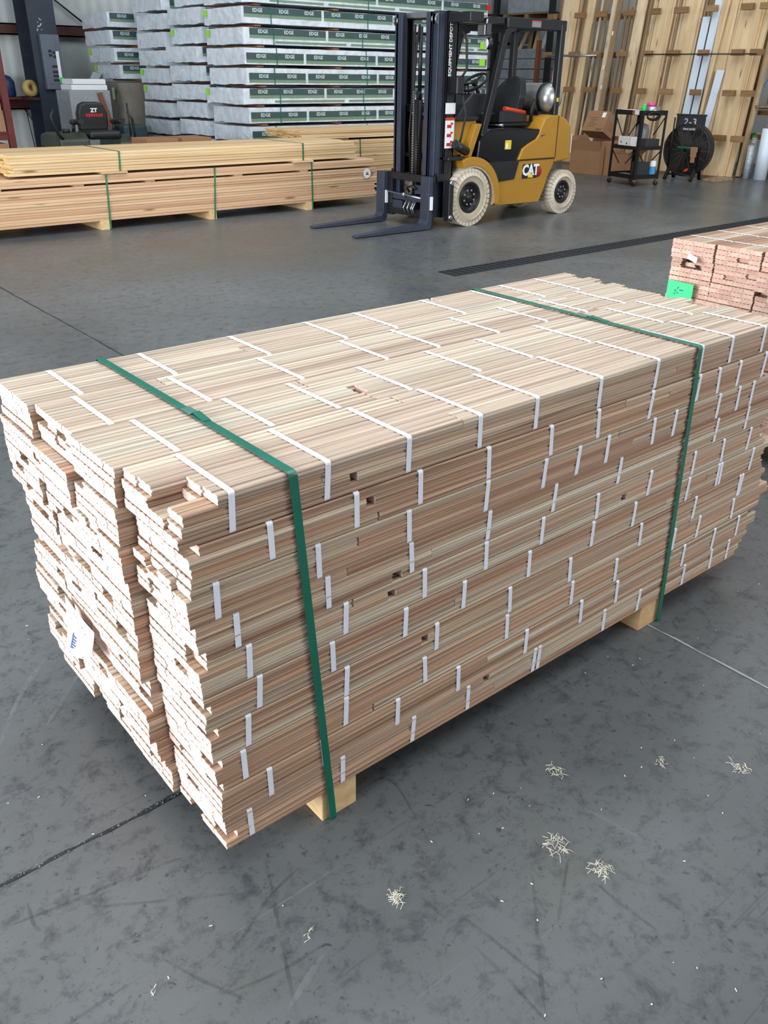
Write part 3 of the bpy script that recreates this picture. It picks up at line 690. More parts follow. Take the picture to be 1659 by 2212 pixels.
for y0, y1 in ((6.80, 6.93), (7.53, 7.66)):
    poly = [(6.235, 0.52), (6.185, 0.52), (6.18, 0.10), (6.15, 0.062), (5.30, 0.030), (5.26, 0.022), (5.26, 0.008), (6.21, 0.008), (6.235, 0.05)]
    m = MB(); n = len(poly); taper = lambda x: 0.025 * max(0, (5.55 - x)) / 0.29
    vs = [(a, y0 + taper(a), b) for a, b in poly] + [(a, y1 - taper(a), b) for a, b in poly]
    m.add(vs, [(i, (i + 1) % n, n + (i + 1) % n, n + i) for i in range(n)] + [tuple(range(n))[::-1], tuple(range(n, 2 * n))])
    m.build('fork', 'mast', FK, bevel=0.003, label='dark steel fork with worn tip')
for z in (0.12, 0.46): MB().cyl((6.42, 6.76, z), (6.42, 6.70, z), 0.02, 10).build('tilt_pin', 'steel', FK)
MB().box(6.40, 6.46, 6.72, 6.80, 0.08, 0.48).build('tilt_bracket', 'fblack', FK, bevel=0.006)
MB().cyl((6.52, 6.80, 0.82), (6.72, 6.83, 0.74), 0.045, 16).build('headlight_horn', 'fblack', FK)
# frame, fenders, counterweight
poly = [(7.19, 0.42), (7.19, 0.17), (7.92, 0.16), (7.99, 0.30), (8.04, 0.43), (8.12, 0.56), (8.12, 0.62), (7.52, 0.62), (7.46, 0.43)]
m = MB()
m.prism(poly, 'y', 6.82, 6.90, 0); m.prism(poly, 'y', 7.54, 7.62, 0); m.box(6.60, 8.0, 6.98, 7.46, 0.2, 0.6)
fr = m.build('chassis', 'yellow', FK, bevel=0.008)
poly = [(7.52, 0.622), (7.58, 0.74), (7.68, 0.79), (7.79, 0.83), (7.83, 0.88), (7.86, 0.95), (7.91, 1.04), (8.00, 1.07), (8.15, 1.07), (8.30, 1.03), (8.40, 0.95), (8.43, 0.80), (8.44, 0.60), (8.14, 0.575), (8.14, 0.622)]
m = MB(); n = len(poly)
def sec(y, k): return [(8.0 + (a - 8.0) * k if a > 8.1 else a, y, 0.62 + (b - 0.62) * (0.985 if k < 1 else 1)) for a, b in poly]
ys = [(6.82, 0.86), (6.84, 0.95), (6.90, 1.0), (7.22, 1.05), (7.54, 1.0), (7.60, 0.95), (7.62, 0.86)]
vs = [p for y, k in ys for p in sec(y, k)]
m.add(vs, [(r * n + i, r * n + (i + 1) % n, (r + 1) * n + (i + 1) % n, (r + 1) * n + i) for r in range(len(ys) - 1) for i in range(n)] + [tuple(range(n))[::-1], tuple(range((len(ys) - 1) * n, len(ys) * n))])
cw = m.build('counterweight', 'yellow', FK, bevel=0.012)
MB().box(8.13, 8.138, 6.8165, 6.822, 0.62, 1.06).build('panel_seam', 'fblack', cw); MB().bar((7.86, 6.818, 0.86), (8.36, 6.86, 0.93), 0.008, 0.006).build('panel_seam', 'fblack', cw)
MB().box(7.52, 8.13, 6.8165, 6.822, 0.613, 0.622).build('panel_seam', 'fblack', cw)
MB().box(8.44, 8.455, 6.86, 6.92, 0.66, 0.86).build('tail_lamp', 'white', cw)
def arch(cx, cz, r0, r1, a0, a1, n=14): return [(cx + r1 * math.cos(math.radians(a0 + (a1 - a0) * i / n)), cz + r1 * math.sin(math.radians(a0 + (a1 - a0) * i / n))) for i in range(n + 1)] + [(cx + r0 * math.cos(math.radians(a1 + (a0 - a1) * i / n)), cz + r0 * math.sin(math.radians(a1 + (a0 - a1) * i / n))) for i in range(n + 1)]
for y0, y1 in ((6.77, 6.99), (7.45, 7.69)):
    m = MB().prism(arch(6.78, 0.26, 0.345, 0.43, -10, 112), 'y', y0, y1, 0); m.build('front_fender', 'yellow', FK, bevel=0.008)
    MB().prism(arch(6.78, 0.26, 0.325, 0.346, -12, 112), 'y', y0 + 0.01, y1 - 0.01).build('fender_liner', 'tyreside', FK)
MB().box(6.42, 6.63, 6.78, 7.66, 0.665, 0.70).build('front_step', 'fblack', FK, bevel=0.008)
m = MB().prism([(6.56, 0.70), (6.80, 0.70), (6.93, 0.99), (6.90, 1.03), (6.56, 1.03)], 'y', 6.90, 7.56); m.build('front_cowl', 'yellow', FK, bevel=0.012)
MB().prism([(6.70, 0.69), (6.79, 0.69), (6.92, 1.0), (6.84, 1.0)], 'y', 6.82, 6.90).build('cowl_side', 'yellow', FK, bevel=0.006)
MB().box(6.54, 6.58, 6.93, 7.10, 0.80, 0.92).build('data_plate', 'silver', FK)
MB().box(6.56, 6.90, 6.86, 7.60, 1.03, 1.07).build('dash_ledge', 'fblack', FK, bevel=0.012)
m = MB().prism([(6.70, 1.05), (6.98, 1.05), (7.12, 1.12), (7.16, 1.28), (6.92, 1.28), (6.80, 1.18)], 'y', 6.98, 7.46); m.build('dashboard', 'vinyl', FK, bevel=0.015)
m = MB().prism([(6.72, 0.60), (7.55, 0.60), (7.55, 0.66), (6.72, 0.66)], 'y', 6.86, 7.58).build('floor_plate', 'fblack', FK)
m = MB(); c = Vector((7.17, 7.22, 1.385)); ax = Vector((-0.55, 0, 0.83)); u = Vector((0, 1, 0)); v = ax.cross(u).normalized()
ring = [c + (u * math.cos(i * math.pi / 16) + v * math.sin(i * math.pi / 16)) * 0.15 for i in range(32)]
m.tube(ring, 0.014, 8, closed=True)
for a in (0.5, 2.6, 4.7): m.tube([c, c + (u * math.cos(a) + v * math.sin(a)) * 0.15], 0.010, 6)
m.cyl(c - ax * 0.02, c + ax * 0.015, 0.035, 14); m.tube([c, c - ax.normalized() * 0.2], 0.02, 8)
m.build('steering_wheel', 'hose', FK)
for i in range(3): MB().tube([(6.92, 7.04 + i * 0.05, 1.27), (6.90, 7.04 + i * 0.05, 1.36)], 0.008, 8).tube([(6.90, 7.04 + i * 0.05, 1.36), (6.898, 7.04 + i * 0.05, 1.385)], 0.016, 8).build('control_lever', 'hose', FK)
# bonnet, seat
poly = [(6.88, 0.66), (6.90, 0.84), (6.96, 0.90), (7.10, 0.945), (7.45, 0.95), (7.86, 0.93), (7.86, 0.88), (7.80, 0.83), (7.68, 0.79), (7.57, 0.74), (7.50, 0.62), (7.44, 0.44), (7.26, 0.42), (7.21, 0.44), (7.10, 0.60), (6.98, 0.66)]
MB().prism(poly, 'y', 6.83, 7.61).build('engine_cover', 'fgloss', FK, bevel=0.018)
MB().prism([(7.21, 0.415), (7.47, 0.43), (7.53, 0.62), (7.05, 0.62)], 'y', 6.808, 6.832).build('step_panel', 'fblack', FK, bevel=0.008)
MB().box(7.30, 7.39, 6.822, 6.8295, 0.74, 0.83).build('decal', 'yellowtag', FK, label='small yellow warning decal')
MB().box(7.31, 7.34, 6.820, 6.822, 0.75, 0.80).build('decal', 'white', FK)
MB().box(7.42, 7.90, 7.0, 7.44, 0.945, 1.0).build('seat_base', 'fblack', FK, bevel=0.02)
MB().tube([(7.40, 6.98, 0.97), (7.40, 7.46, 0.97)], 0.015, 8).build('seat_slide_bar', 'steel', FK)
m = MB(); prof = []
for i in range(9):
    for j in range(9):
        u_, v_ = i / 8 * 2 - 1, j / 8 * 2 - 1
        prof.append((7.58 + u_ * 0.22, 7.22 + v_ * 0.235 * (1 - 0.06 * u_ * u_), 1.075 + 0.04 * v_ * v_ - 0.025 * max(0, u_) - 0.05 * max(0, abs(u_) - 0.8)))
top = prof; bot = [(a, b, 1.0) for a, b, c_ in prof]
def grid_solid(m, A, B, nu, nv, smooth=True):
    n = nu * nv; m.add(A + B, [(i * nv + j, (i + 1) * nv + j, (i + 1) * nv + j + 1, i * nv + j + 1) for i in range(nu - 1) for j in range(nv - 1)] + [(n + i * nv + j, n + i * nv + j + 1, n + (i + 1) * nv + j + 1, n + (i + 1) * nv + j) for i in range(nu - 1) for j in range(nv - 1)], 0, smooth)
    e = [i * nv for i in range(nu)] + [(nu - 1) * nv + j for j in range(1, nv)] + [i * nv + nv - 1 for i in range(nu - 2, -1, -1)] + [j for j in range(nv - 2, 0, -1)]
    b = len(m.v) - 2 * n
    for k in range(len(e)):
        a, c_ = e[k], e[(k + 1) % len(e)]; m.f.append([b + a, b + c_, b + n + c_, b + n + a]); m.mi.append(0); m.sm.append(False)
grid_solid(m, top, bot, 9, 9); st = m.build('seat_cushion', 'vinyl', FK)
m = MB(); A = []; B = []
for i in range(13):
    for j in range(11):
        t_ = i / 12; v_ = j / 10 * 2 - 1
        hw = 0.215 * (1 - 0.55 * max(0, t_ - 0.55) ** 1.3 * 2.2) * (0.92 + 0.08 * math.sin(t_ * 3)); hw = max(0.06, hw)
        x_ = 7.72 + 0.13 * t_ - 0.055 * v_ * v_ - 0.02 * math.sin(t_ * math.pi) - (0.012 if j % 2 else 0) * (t_ < 0.6)
        z_ = 1.05 + 0.40 * t_ - 0.05 * v_ * v_ * t_ * t_
        A.append((x_ - 0.04, 7.22 + v_ * hw, z_)); B.append((x_ + 0.07, 7.22 + v_ * hw * 0.92, z_ - 0.005))
grid_solid(m, A, B, 13, 11); m.build('seat_backrest', 'vinyl', FK)
MB().tube([(7.42, 6.99, 1.135), (7.50, 7.0, 1.125), (7.62, 7.0, 1.11), (7.76, 7.0, 1.09)], 0.022, 8).build('seat_belt', 'orange', FK, label='orange seat belt')
MB().tube([(7.86, 6.99, 1.0), (7.84, 6.97, 1.12), (7.90, 6.99, 1.22)], 0.02, 8).build('hip_restraint', 'hose', FK)
# overhead guard
for y in (6.88, 7.56):
    m = MB()
    pts = [(6.88, y, 0.66), (6.95, y, 0.90), (7.05, y, 1.24), (7.16, y, 1.66), (7.20, y, 1.82), (7.26, y, 1.90), (7.36, y, 1.935)]
    m.ribbon(pts, (0, 1, 0), 0.055, 0.075); m.build('guard_pillar', 'fblack', FK, bevel=0.006)
    m = MB(); m.box(8.08, 8.15, y - 0.035, y + 0.035, 1.05, 1.95); m.build('guard_pillar', 'fblack', FK, bevel=0.008)
    MB().box(7.24, 8.17, y - 0.03, y + 0.03, 1.88, 1.985).build('guard_rail', 'fblack', FK, bevel=0.012)
MB().box(7.12, 7.22, 6.88, 7.56, 1.93, 1.98).box(8.08, 8.19, 6.88, 7.56, 1.90, 1.985).build('guard_crossbar', 'fblack', FK, bevel=0.01)
for i in range(7):
    x_ = 7.34 + i * 0.11; MB().box(x_, x_ + 0.03, 6.90, 7.54, 1.945, 1.975).build('guard_bar', 'fblack', FK)
MB().bar((6.95, 6.885, 1.93), (7.2, 6.885, 1.95), 0.04, 0.05).build('guard_rail', 'fblack', FK)
MB().box(7.60, 7.74, 6.845, 6.85, 1.905, 1.96).build('decal', 'silver', FK); MB().box(7.60, 7.74, 6.843, 6.8495, 1.955, 1.965).build('decal', 'orange', FK)
MB().box(8.10, 8.13, 6.842, 6.845, 1.20, 1.24).build('decal', 'yellowtag', FK)
m = MB().lathe([(0.0, -0.03), (0.055, -0.03), (0.075, 0.01), (0.075, 0.05), (0.0, 0.06)], (6.86, 6.83, 1.87), (1, -0.3, 0), 20)
m = MB().obox((6.90, 6.84, 1.855), (1, -0.2, 0.1), (0.2, 1, 0), (0, 0, 1), 0.035, 0.075, 0.055); lm = m.build('work_lamp', 'fblack', FK, bevel=0.01)
MB().obox((6.863, 6.847, 1.852), (1, -0.2, 0.1), (0.2, 1, 0), (0, 0, 1), 0.006, 0.062, 0.043).build('lamp_lens', 'steel', lm)
MB().tube([(6.92, 6.84, 1.90), (6.94, 6.85, 1.95)], 0.012, 6).build('lamp_bracket', 'steel', lm)
m = MB().lathe([(0.0, -0.02), (0.04, -0.02), (0.055, 0.0), (0.055, 0.03), (0.0, 0.05)], (6.92, 6.80, 1.735), (1, -0.4, 0), 20); hl = m.build('head_lamp', 'fblack', FK)
MB().lathe([(0.0, -0.024), (0.042, -0.024), (0.044, -0.018)], (6.92, 6.80, 1.735), (1, -0.4, 0), 20).build('lamp_lens', 'white', hl)
m = MB().lathe([(0.0, -0.02), (0.04, -0.02), (0.055, 0.0), (0.055, 0.03), (0.0, 0.05)], (6.92, 7.6, 1.735), (1, -0.2, 0), 20); hl = m.build('head_lamp', 'fblack', FK)
MB().lathe([(0.0, -0.024), (0.042, -0.024), (0.044, -0.018)], (6.92, 7.6, 1.735), (1, -0.2, 0), 20).build('lamp_lens', 'white', hl)
# gas tank across the back
ty = 6.86
m = MB().lathe([(0.0, 0.0), (0.06, 0.004), (0.11, 0.025), (0.142, 0.065), (0.15, 0.11), (0.15, 0.62), (0.142, 0.665), (0.11, 0.705), (0.06, 0.725), (0.0, 0.73)], (8.13, ty, 1.235), (0, 1, 0), 32); gt = m.build('gas_tank', 'tank', FK)
for y in (0.13, 0.5): MB().lathe([(0.152, y), (0.158, y), (0.158, y + 0.05), (0.152, y + 0.05)], (8.13, ty, 1.235), (0, 1, 0), 32).build('tank_band', 'hose', gt)
MB().lathe([(0.10, -0.03), (0.105, -0.03), (0.105, 0.03), (0.10, 0.03)], (8.13, ty + 0.72, 1.235), (0, 1, 0), 24).build('tank_collar', 'tank', gt)
MB().box(7.96, 8.24, 6.98, 7.46, 1.06, 1.10).build('tank_cradle', 'fblack', FK)
# side emblem
lg = MB().prism([(7.60, 0.425), (7.84, 0.425), (7.87, 0.575), (7.60, 0.575)], 'y', 6.8175, 6.8205).build('emblem_plate', 'fblack', FK, label='black badge with white letters and a yellow triangle')
MB().lathe([(0.0, 0.0), (0.062, 0.0), (0.062, 0.002), (0.0, 0.002)], (7.86, 6.8185, 0.49), (0, 1, 0), 20).build('badge_backing', 'red', FK)
lettering('lettering', 'CAT', 0.155, 'white', lg, (7.735, 6.8170, 0.507), (1, 0, 0), (0, 0, 1), 0.006, 0.0006, 0.92, 0.92)
MB().prism([(7.69, 0.433), (7.785, 0.433), (7.737, 0.49)], 'y', 6.8158, 6.8168).build('triangle', 'yellowtag', lg)

# ------------------------------------------------------------------ stacks of white-wrapped siding units
UH, UP_ = 0.196, 0.24
def wrapped_unit(label, group, x0, x1, y0, y1, z, front=True, tagc=None, style=0, seg0=0.0, straps=(), mat='wrap', bands=True):
    t = thing('wrapped_siding_unit', label, 'wrapped lumber', ((x0 + x1) / 2, (y0 + y1) / 2, z), group)
    m = MB(); nx, ny, nz = 34, 9, 4; h = UH + U(-0.004, 0.004)
    pos = {}
    def P(i, j, k):
        if (i, j, k) not in pos:
            x = x0 + (x1 - x0) * i / nx; y = y0 + (y1 - y0) * j / ny; zz = z + h * k / nz
            ed = (i in (0, nx)) + (j in (0, ny)) + (k in (0, nz))
            q = 0.002 if ed == 1 else 0.004
            x += U(-q, q) * (i in (0, nx)) * 1.4; y += U(-0.003, 0.003) * (j in (0, ny)); zz += U(-q, q) * 0.6 * (0 < k) + U(-0.012, 0.004) * (k == 0) * (i == 0)
            if i in (0, nx) and 0 < k < nz: x += (0.003 if i == 0 else -0.003) * (ed > 1) - 0.004 * (1 if i == 0 else -1)
            zz = max(zz, z - 0.012)
            pos[(i, j, k)] = len(m.v); m.v.append((x, y, zz))
        return pos[(i, j, k)]
    def face(a, b, c, d): m.f.append([P(*a), P(*b), P(*c), P(*d)]); m.mi.append(0); m.sm.append(False)
    for i in range(nx):
        for j in range(ny): face((i, j, nz), (i + 1, j, nz), (i + 1, j + 1, nz), (i, j + 1, nz)); face((i, j, 0), (i, j + 1, 0), (i + 1, j + 1, 0), (i + 1, j, 0))
        for k in range(nz): face((i, 0, k), (i + 1, 0, k), (i + 1, 0, k + 1), (i, 0, k + 1)); face((i, ny, k), (i, ny, k + 1), (i + 1, ny, k + 1), (i + 1, ny, k))
    for j in range(ny):
        for k in range(nz): face((0, j, k), (0, j, k + 1), (0, j + 1, k + 1), (0, j + 1, k)); face((nx, j, k), (nx, j + 1, k), (nx, j + 1, k + 1), (nx, j, k + 1))
    m.build('plastic_wrap', mat, t)
    if bands:
        zb = z + (0.072 if style in (1, 3) else 0.022)
        bh = 0.118; xx = x0 + seg0; first = True; n = 0
        xend = x1 - 0.02 if front else x0 + 0.45
        while xx < xend - 0.05:
            L = min(1.24, xend - xx)
            if first and seg0 < 0.08: L = min(0.92 if style != 3 else 1.3, L)
            b = MB().box(xx, xx + L, y0 - 0.0055, y0 - 0.0040, zb + 0.036, zb + bh).build('printed_panel', 'band', t, label='dark green printed panel')
            MB().box(xx, xx + L, y0 - 0.0055, y0 - 0.0040, zb, zb + 0.0355).build('printed_stripe', 'band2', t, label='lighter green stripe')
            nw = max(1, round(L / 0.41)); 
            for q in range(nw):
                if L > 0.25: lettering('lettering', 'EDGE', 0.060, 'letter', b, (xx + L * (q + 0.5) / nw, y0 - 0.0058, zb + 0.078), (1, 0, 0), (0, 0, 1), 0.0012, 0.0003, 1.05)
            if style == 1:
                MB().box(xx + 0.4, xx + L + 0.36 if xx + L + 0.36 < xend else xend, y0 - 0.0052, y0 - 0.0040, z + 0.018, z + 0.044).build('printed_stripe', 'band2', t)
            xx += L + 0.045; first = False
    if tagc: MB().obox((x0 - 0.016, y1 - 0.07 + U(-0.02, 0.02), z + h - 0.055), (0, 1, 0.04), (0, -0.04, 1), (1, 0, 0), 0.05, 0.042, 0.0008).build('paper_tag', tagc, t, label='lime green paper tag')
    for sx in straps:
        MB().ribbon([(sx, y1 + 0.006, z + h + 0.006), (sx, y0 - 0.008, z + h + 0.006), (sx, y0 - 0.009, z - 0.01), (sx, y1 + 0.006, z - 0.013)], (1, 0, 0), 0.014, 0.001, True).build('green_strap', 'green_strap', t, label='thin green strap')
    return t
def spacer_row(y0, y1, z, xs, label, group):
    for x in xs:
        x += U(-0.03, 0.03)
        o = MB().box(x - 0.05, x + 0.05, y0 - U(-0.02, 0.0), y1, z + 0.021, z + 0.0405).build('wood_spacer', 'spacer', None, (x, (y0 + y1) / 2, z + 0.021)); tag(o, label, 'spacer', group)
STK = ['the stack nearest the forklift', 'the middle white stack', 'the third white stack', 'the short stack by the wall']
def up(k): return 'unseen foot unit, %s from the floor' % ORD[k] if k < 2 else '%s one above the lumber' % (ORD[k - 2] if k > 2 else 'lowest')
A1 = [6.62, 6.62, 6.626, 6.626, 6.552, 6.624, 6.603, 6.607, 6.595, 6.60]
TG1 = {4: 1, 7: 1, 8: 1}
ST1 = [3, 3, 0, 0, 1, 0, 0, 1, 3, 1]
for k in range(10):
    z = 0.115 + UP_ * k
    wrapped_unit('white-wrapped siding unit in %s, %s' % (STK[0], up(k)), 'siding units of the stack nearest the forklift', A1[k], 11.15 + U(-0.06, 0.06), 11.0 + U(-0.01, 0.02), 12.0 + U(-0.03, 0.02), z, k >= 2, 'limetag' if k in TG1 else None, ST1[k], (0.03, 0.10, 0.04)[k % 3], (7.10 + U(-0.06, 0.06), 8.65 + U(-0.05, 0.05)) if k > 1 else ())
    spacer_row(11.0, 11.98, z - 0.054 if k else 0.0, (6.86, 8.15, 9.6, 10.7), 'reddish wood spacer between the units of %s' % STK[0], 'spacers of the nearest white stack') if k else None
A2 = [6.6, 6.6, 6.618, 6.61, 6.564, 6.525, 6.488, 6.612, 6.587, 6.689]
A3 = [6.6, 6.6, 6.563, 6.592, 6.619, 6.595, 6.568, 6.574, 6.591, 6.565]
for k in range(10):
    z = 0.115 + UP_ * k
    wrapped_unit('white-wrapped siding unit in %s, %s' % (STK[1], up(k)), 'siding units of the middle white stack', A2[k], 11.1, 12.1, 13.05 + U(-0.05, 0.05), z + 0.03, False, 'limetag' if k == 7 else None, ST1[(k + 3) % 10], 0.10)
    wrapped_unit('white-wrapped siding unit in %s, %s' % (STK[2], up(k)), 'siding units of the third white stack', A3[k], 11.1, 13.2, 14.18 + U(-0.05, 0.03), z - 0.005, False, 'limetag' if k in (4, 5) else None, 0, 0.14)
    if k:
        spacer_row(12.1, 13.0, z + 0.03 - 0.054, (6.9, 8.6, 10.4), 'reddish wood spacer between the units of %s' % STK[1], 'spacers of the middle white stack')
        spacer_row(13.2, 14.15, z - 0.005 - 0.054, (6.9, 8.6, 10.4), 'reddish wood spacer between the units of %s' % STK[2], 'spacers of the third white stack')
for c in range(3):
    y = 11.0 + 1.1 * c
    for x in (7.0, 8.8, 10.5): 
        o = MB().box(x - 0.05, x + 0.05, y, y + 0.95, 0, 0.10 + 0.03 * (c == 1) - 0.005 * (c == 2)).build('wood_skid', 'skid', None, (x, y + 0.5, 0)); tag(o, 'wood skid under %s' % STK[c], 'skid', 'skids under ' + STK[c])
# kraft pile carrying the short stack
o = thing('wrapped_pile', 'dusty grey-brown paper-wrapped pile carrying the short stack by the wall', 'wrapped lumber', (7.4, 14.95, 0))
m = MB(); nx, ny, nz = 14, 8, 10; pos = {}
def P(i, j, k):
    if (i, j, k) not in pos:
        q = 0.02
        pos[(i, j, k)] = len(m.v); m.v.append((6.32 + 2.3 * i / nx + U(-q, q) * (0 < k < nz), 14.42 + 1.05 * j / ny + U(-q, q) * (0 < k < nz), 1.30 * k / nz))
    return pos[(i, j, k)]
def face(*c): m.f.append([P(*q) for q in c]); m.mi.append(0); m.sm.append(True)
for i in range(nx):
    for j in range(ny): face((i, j, nz), (i + 1, j, nz), (i + 1, j + 1, nz), (i, j + 1, nz)); face((i, j, 0), (i, j + 1, 0), (i + 1, j + 1, 0), (i + 1, j, 0))
    for k in range(nz): face((i, 0, k), (i + 1, 0, k), (i + 1, 0, k + 1), (i, 0, k + 1)); face((i, ny, k), (i, ny, k + 1), (i + 1, ny, k + 1), (i + 1, ny, k))
for j in range(ny):
    for k in range(nz): face((0, j, k), (0, j, k + 1), (0, j + 1, k + 1), (0, j + 1, k)); face((nx, j, k), (nx, j + 1, k), (nx, j + 1, k + 1), (nx, j, k + 1))
m.build('paper_wrap', 'kraft', o)
MB().box(6.285, 6.29, 14.60, 14.68, 1.05, 1.22).build('paper_tag', 'paper', o); MB().box(6.283, 6.286, 14.60, 14.64, 1.06, 1.21).build('paper_tag', 'limetag', o, label='lime green paper tag')
A4 = [6.40, 6.33, 6.30, 6.28]
for k in range(4):
    wrapped_unit('white-wrapped siding unit in %s, %s' % (STK[3], ['lowest, with torn hanging wrap', 'second from the bottom', 'third from the bottom', 'topmost'][k]), 'siding units of the short stack by the wall', A4[k] - 0.05, 9.5, 14.42, 15.42, 1.355 + 0.24 * k, False, 'limetag' if k < 2 else None, (3, 0, 1, 3)[k], 0.05)
    spacer_row(14.42, 15.4, 1.355 + 0.24 * k - 0.054, (6.7, 8.3), 'dark wood spacer between the units of %s' % STK[3], 'spacers of the short white stack')
m = MB(); m.add([(6.30, 15.40, 1.45), (6.30, 15.05, 1.42), (6.22, 15.30, 1.16), (6.24, 15.62, 1.10), (6.28, 15.60, 1.30)], [(0, 1, 2, 3, 4)]); sh = m.build('torn_wrap_flap', 'wrap', bpy.data.objects['wrapped_siding_unit.030'])
sh.modifiers.new('thick', 'SOLIDIFY').thickness = 0.002

# ------------------------------------------------------------------ corner by the wall
pnl = thing('electrical_panel', 'grey electrical panel box on the dark steel column, with a white card', 'electrical panel', (5.76, 15.66, 1.55))
MB().box(5.57, 5.88, 15.60, 15.695, 1.18, 1.98).build('cabinet', 'panel', pnl, bevel=0.006)
MB().box(5.62, 5.8, 15.594, 15.5995, 1.26, 1.90).build('door', 'panel', pnl, bevel=0.002)
for z in (1.30, 1.36, 1.42, 1.50): MB().box(5.695, 5.785, 15.588, 15.5935, z, z + 0.035).build('breaker', 'mblack', pnl)
for z in (1.66, 1.72): MB().box(5.67, 5.72, 15.588, 15.5935, z, z + 0.04).build('breaker', 'mblack', pnl); MB().box(5.74, 5.78, 15.588, 15.5935, z - 0.02, z + 0.02).build('breaker', 'mblack', pnl)
MB().box(5.785, 5.835, 15.588, 15.5935, 1.32, 1.74).build('white_card', 'white', pnl)
MB().box(5.79, 5.855, 15.586, 15.5875, 1.27, 1.36).build('paper_tag', 'bgreen', pnl, label='bright green tag')
m = MB()
for i in range(10): m.obox((5.62 + U(-0.04, 0.04), 15.698, 2.12 + U(-0.09, 0.09)), (1, 0, U(-1, 1)), (0, 0, 1), (0, 1, 0), U(0.008, 0.025), U(0.004, 0.012), 0.001)
stk = m.build('torn_sticker', 'chalk', None, (5.62, 15.69, 2.12)); tag(stk, 'torn pale sticker remains on the dark steel column', 'sticker')
def cable(label, pts, r=0.008, mat='hose'):
    o = MB().tube(pts, r, 6).build('cable', mat, None, pts[0]); tag(o, label, 'cable'); return o
cable('thin cable hanging down the wall from the lower red beam', [(5.42, 16.40, 0.9), (5.46, 16.44, 0.5), (5.50, 16.46, 0.1), (5.52, 16.45, 0.01)])
cable('loose cable sagging across the wall beside the column', [(5.40, 16.45, 0.88), (5.55, 16.44, 0.62), (5.85, 16.44, 0.42), (6.1, 16.44, 0.05), (6.15, 16.42, 0.01)])
cable('cable dropping below the electrical panel', [(5.66, 15.66, 1.18), (5.70, 15.9, 0.9), (5.76, 16.2, 0.4), (5.80, 16.3, 0.01)])
o = MB().cyl((5.22, 15.4, 0.012), (6.30, 15.9, 1.22), 0.016, 8).build('steel_rod', 'hose', None, (5.22, 15.4, 0)); tag(o, 'thin black rod leaning from the floor towards the white cartons', 'rod')
o = MB().cyl((5.95, 16.40, 2.70), (6.72, 16.42, 2.16), 0.014, 8).build('brace_rod', 'hose', None, (6.3, 16.4, 2.4)); tag(o, 'thin dark brace rod running down the wall above the short stack', 'rod')
wx = thing('white_carton_stack', 'large white wrapped carton behind the mower', 'carton', (5.66, 14.2, 0))
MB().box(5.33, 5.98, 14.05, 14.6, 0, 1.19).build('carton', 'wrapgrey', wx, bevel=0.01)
for z, d in ((1.192, 0.02), (1.272, 0.05)):
    o = MB().box(5.36 + d, 5.96 - d / 2, 14.06, 14.5, z, z + 0.075).build('white_tray', 'white', None, (5.66, 14.3, z), 0.01); tag(o, 'flat white tray on the wrapped carton, %s' % ('lower one' if d < 0.03 else 'upper one'), 'tray', 'white trays on the carton')
o = MB().bar((5.93, 13.98, 0.62), (5.80, 14.03, 1.16), 0.07, 0.02, (0, 1, 0)).build('brown_board', 'spacer', None, (5.9, 14.0, 0.6)); tag(o, 'brown wood slat leaning against the white carton', 'wood')
o = MB().box(5.88, 5.98, 13.9, 14.03, 0, 0.615).build('wood_block', 'spacer', None, (5.93, 13.95, 0)); tag(o, 'dark wood block standing behind the mower', 'wood')
# ledge beam with things on it
o = MB().box(3.2, 5.27, 16.02, 16.31, 1.02, 1.06).build('wall_ledge', 'girt', None, (4.3, 16.2, 1.02)); struct(o); o.name = 'trim_5'
m = MB().lathe([(0.0, 0), (0.15, 0), (0.17, 0.03), (0.17, 0.22), (0.12, 0.30), (0.05, 0.33), (0, 0.33)], (5.05, 16.17, 1.061), (0, 0, 1), 24)
o = m.build('plastic_jug', 'blue', None, (5.05, 16.17, 1.061)); tag(o, 'dark blue plastic jug on the wall beam beside the column', 'jug')
m = MB().lathe([(0.05, -0.06), (0.12, -0.06), (0.13, 0.0), (0.12, 0.06), (0.05, 0.06), (0.05, -0.06)], (5.38, 15.9, 1.19), (0.3, -1, 0.2), 24)
o = m.build('hose_roll', 'roll', None, (5.38, 15.9, 1.19)); tag(o, 'tan roll of tubing on the ledge by the column foot', 'roll')
o = MB().box(5.25, 5.27, 15.2, 15.9, 1.03, 1.05).box(5.27, 5.6, 15.73, 16.05, 1.02, 1.058).build('trim_6', 'girt'); struct(o)
# rack with cartons at the picture's edge
rk = thing('pallet_rack', 'dark red steel rack upright and beams by the wall corner', 'rack', (3.5, 12.3, 0))
MB().box(3.70, 3.78, 12.0, 12.08, 0, 1.95).build('upright', 'rackred', rk, bevel=0.004); MB().box(3.70, 3.78, 12.9, 12.98, 0, 1.95).build('upright', 'rackred', rk, bevel=0.004)
for z in (0.02, 0.66): MB().box(1.6, 3.70, 12.02, 12.06, z, z + 0.08).box(1.6, 3.7, 12.9, 12.94, z, z + 0.08).box(1.6, 3.70, 12.0, 12.98, z + 0.081, z + 0.095).build('shelf_beam', 'rackred', rk)
MB().bar((3.74, 12.04, 1.90), (3.74, 12.94, 1.55), 0.03, 0.02).build('brace', 'rackred', rk)
def carton(label, x0, x1, y0, y1, z0, z1, mat='carton', group=None, tape=True):
    c = thing('cardboard_carton', label, 'carton', ((x0 + x1) / 2, (y0 + y1) / 2, z0), group)
    MB().box(x0, x1, y0, y1, z0, z1).build('box_body', mat, c, bevel=0.004)
    if tape: MB().box((x0 + x1) / 2 - 0.025, (x0 + x1) / 2 + 0.025, y0 - 0.001, y1 + 0.001, z1 - 0.06, z1 + 0.001).build('packing_tape', 'cartondark', c)
    return c
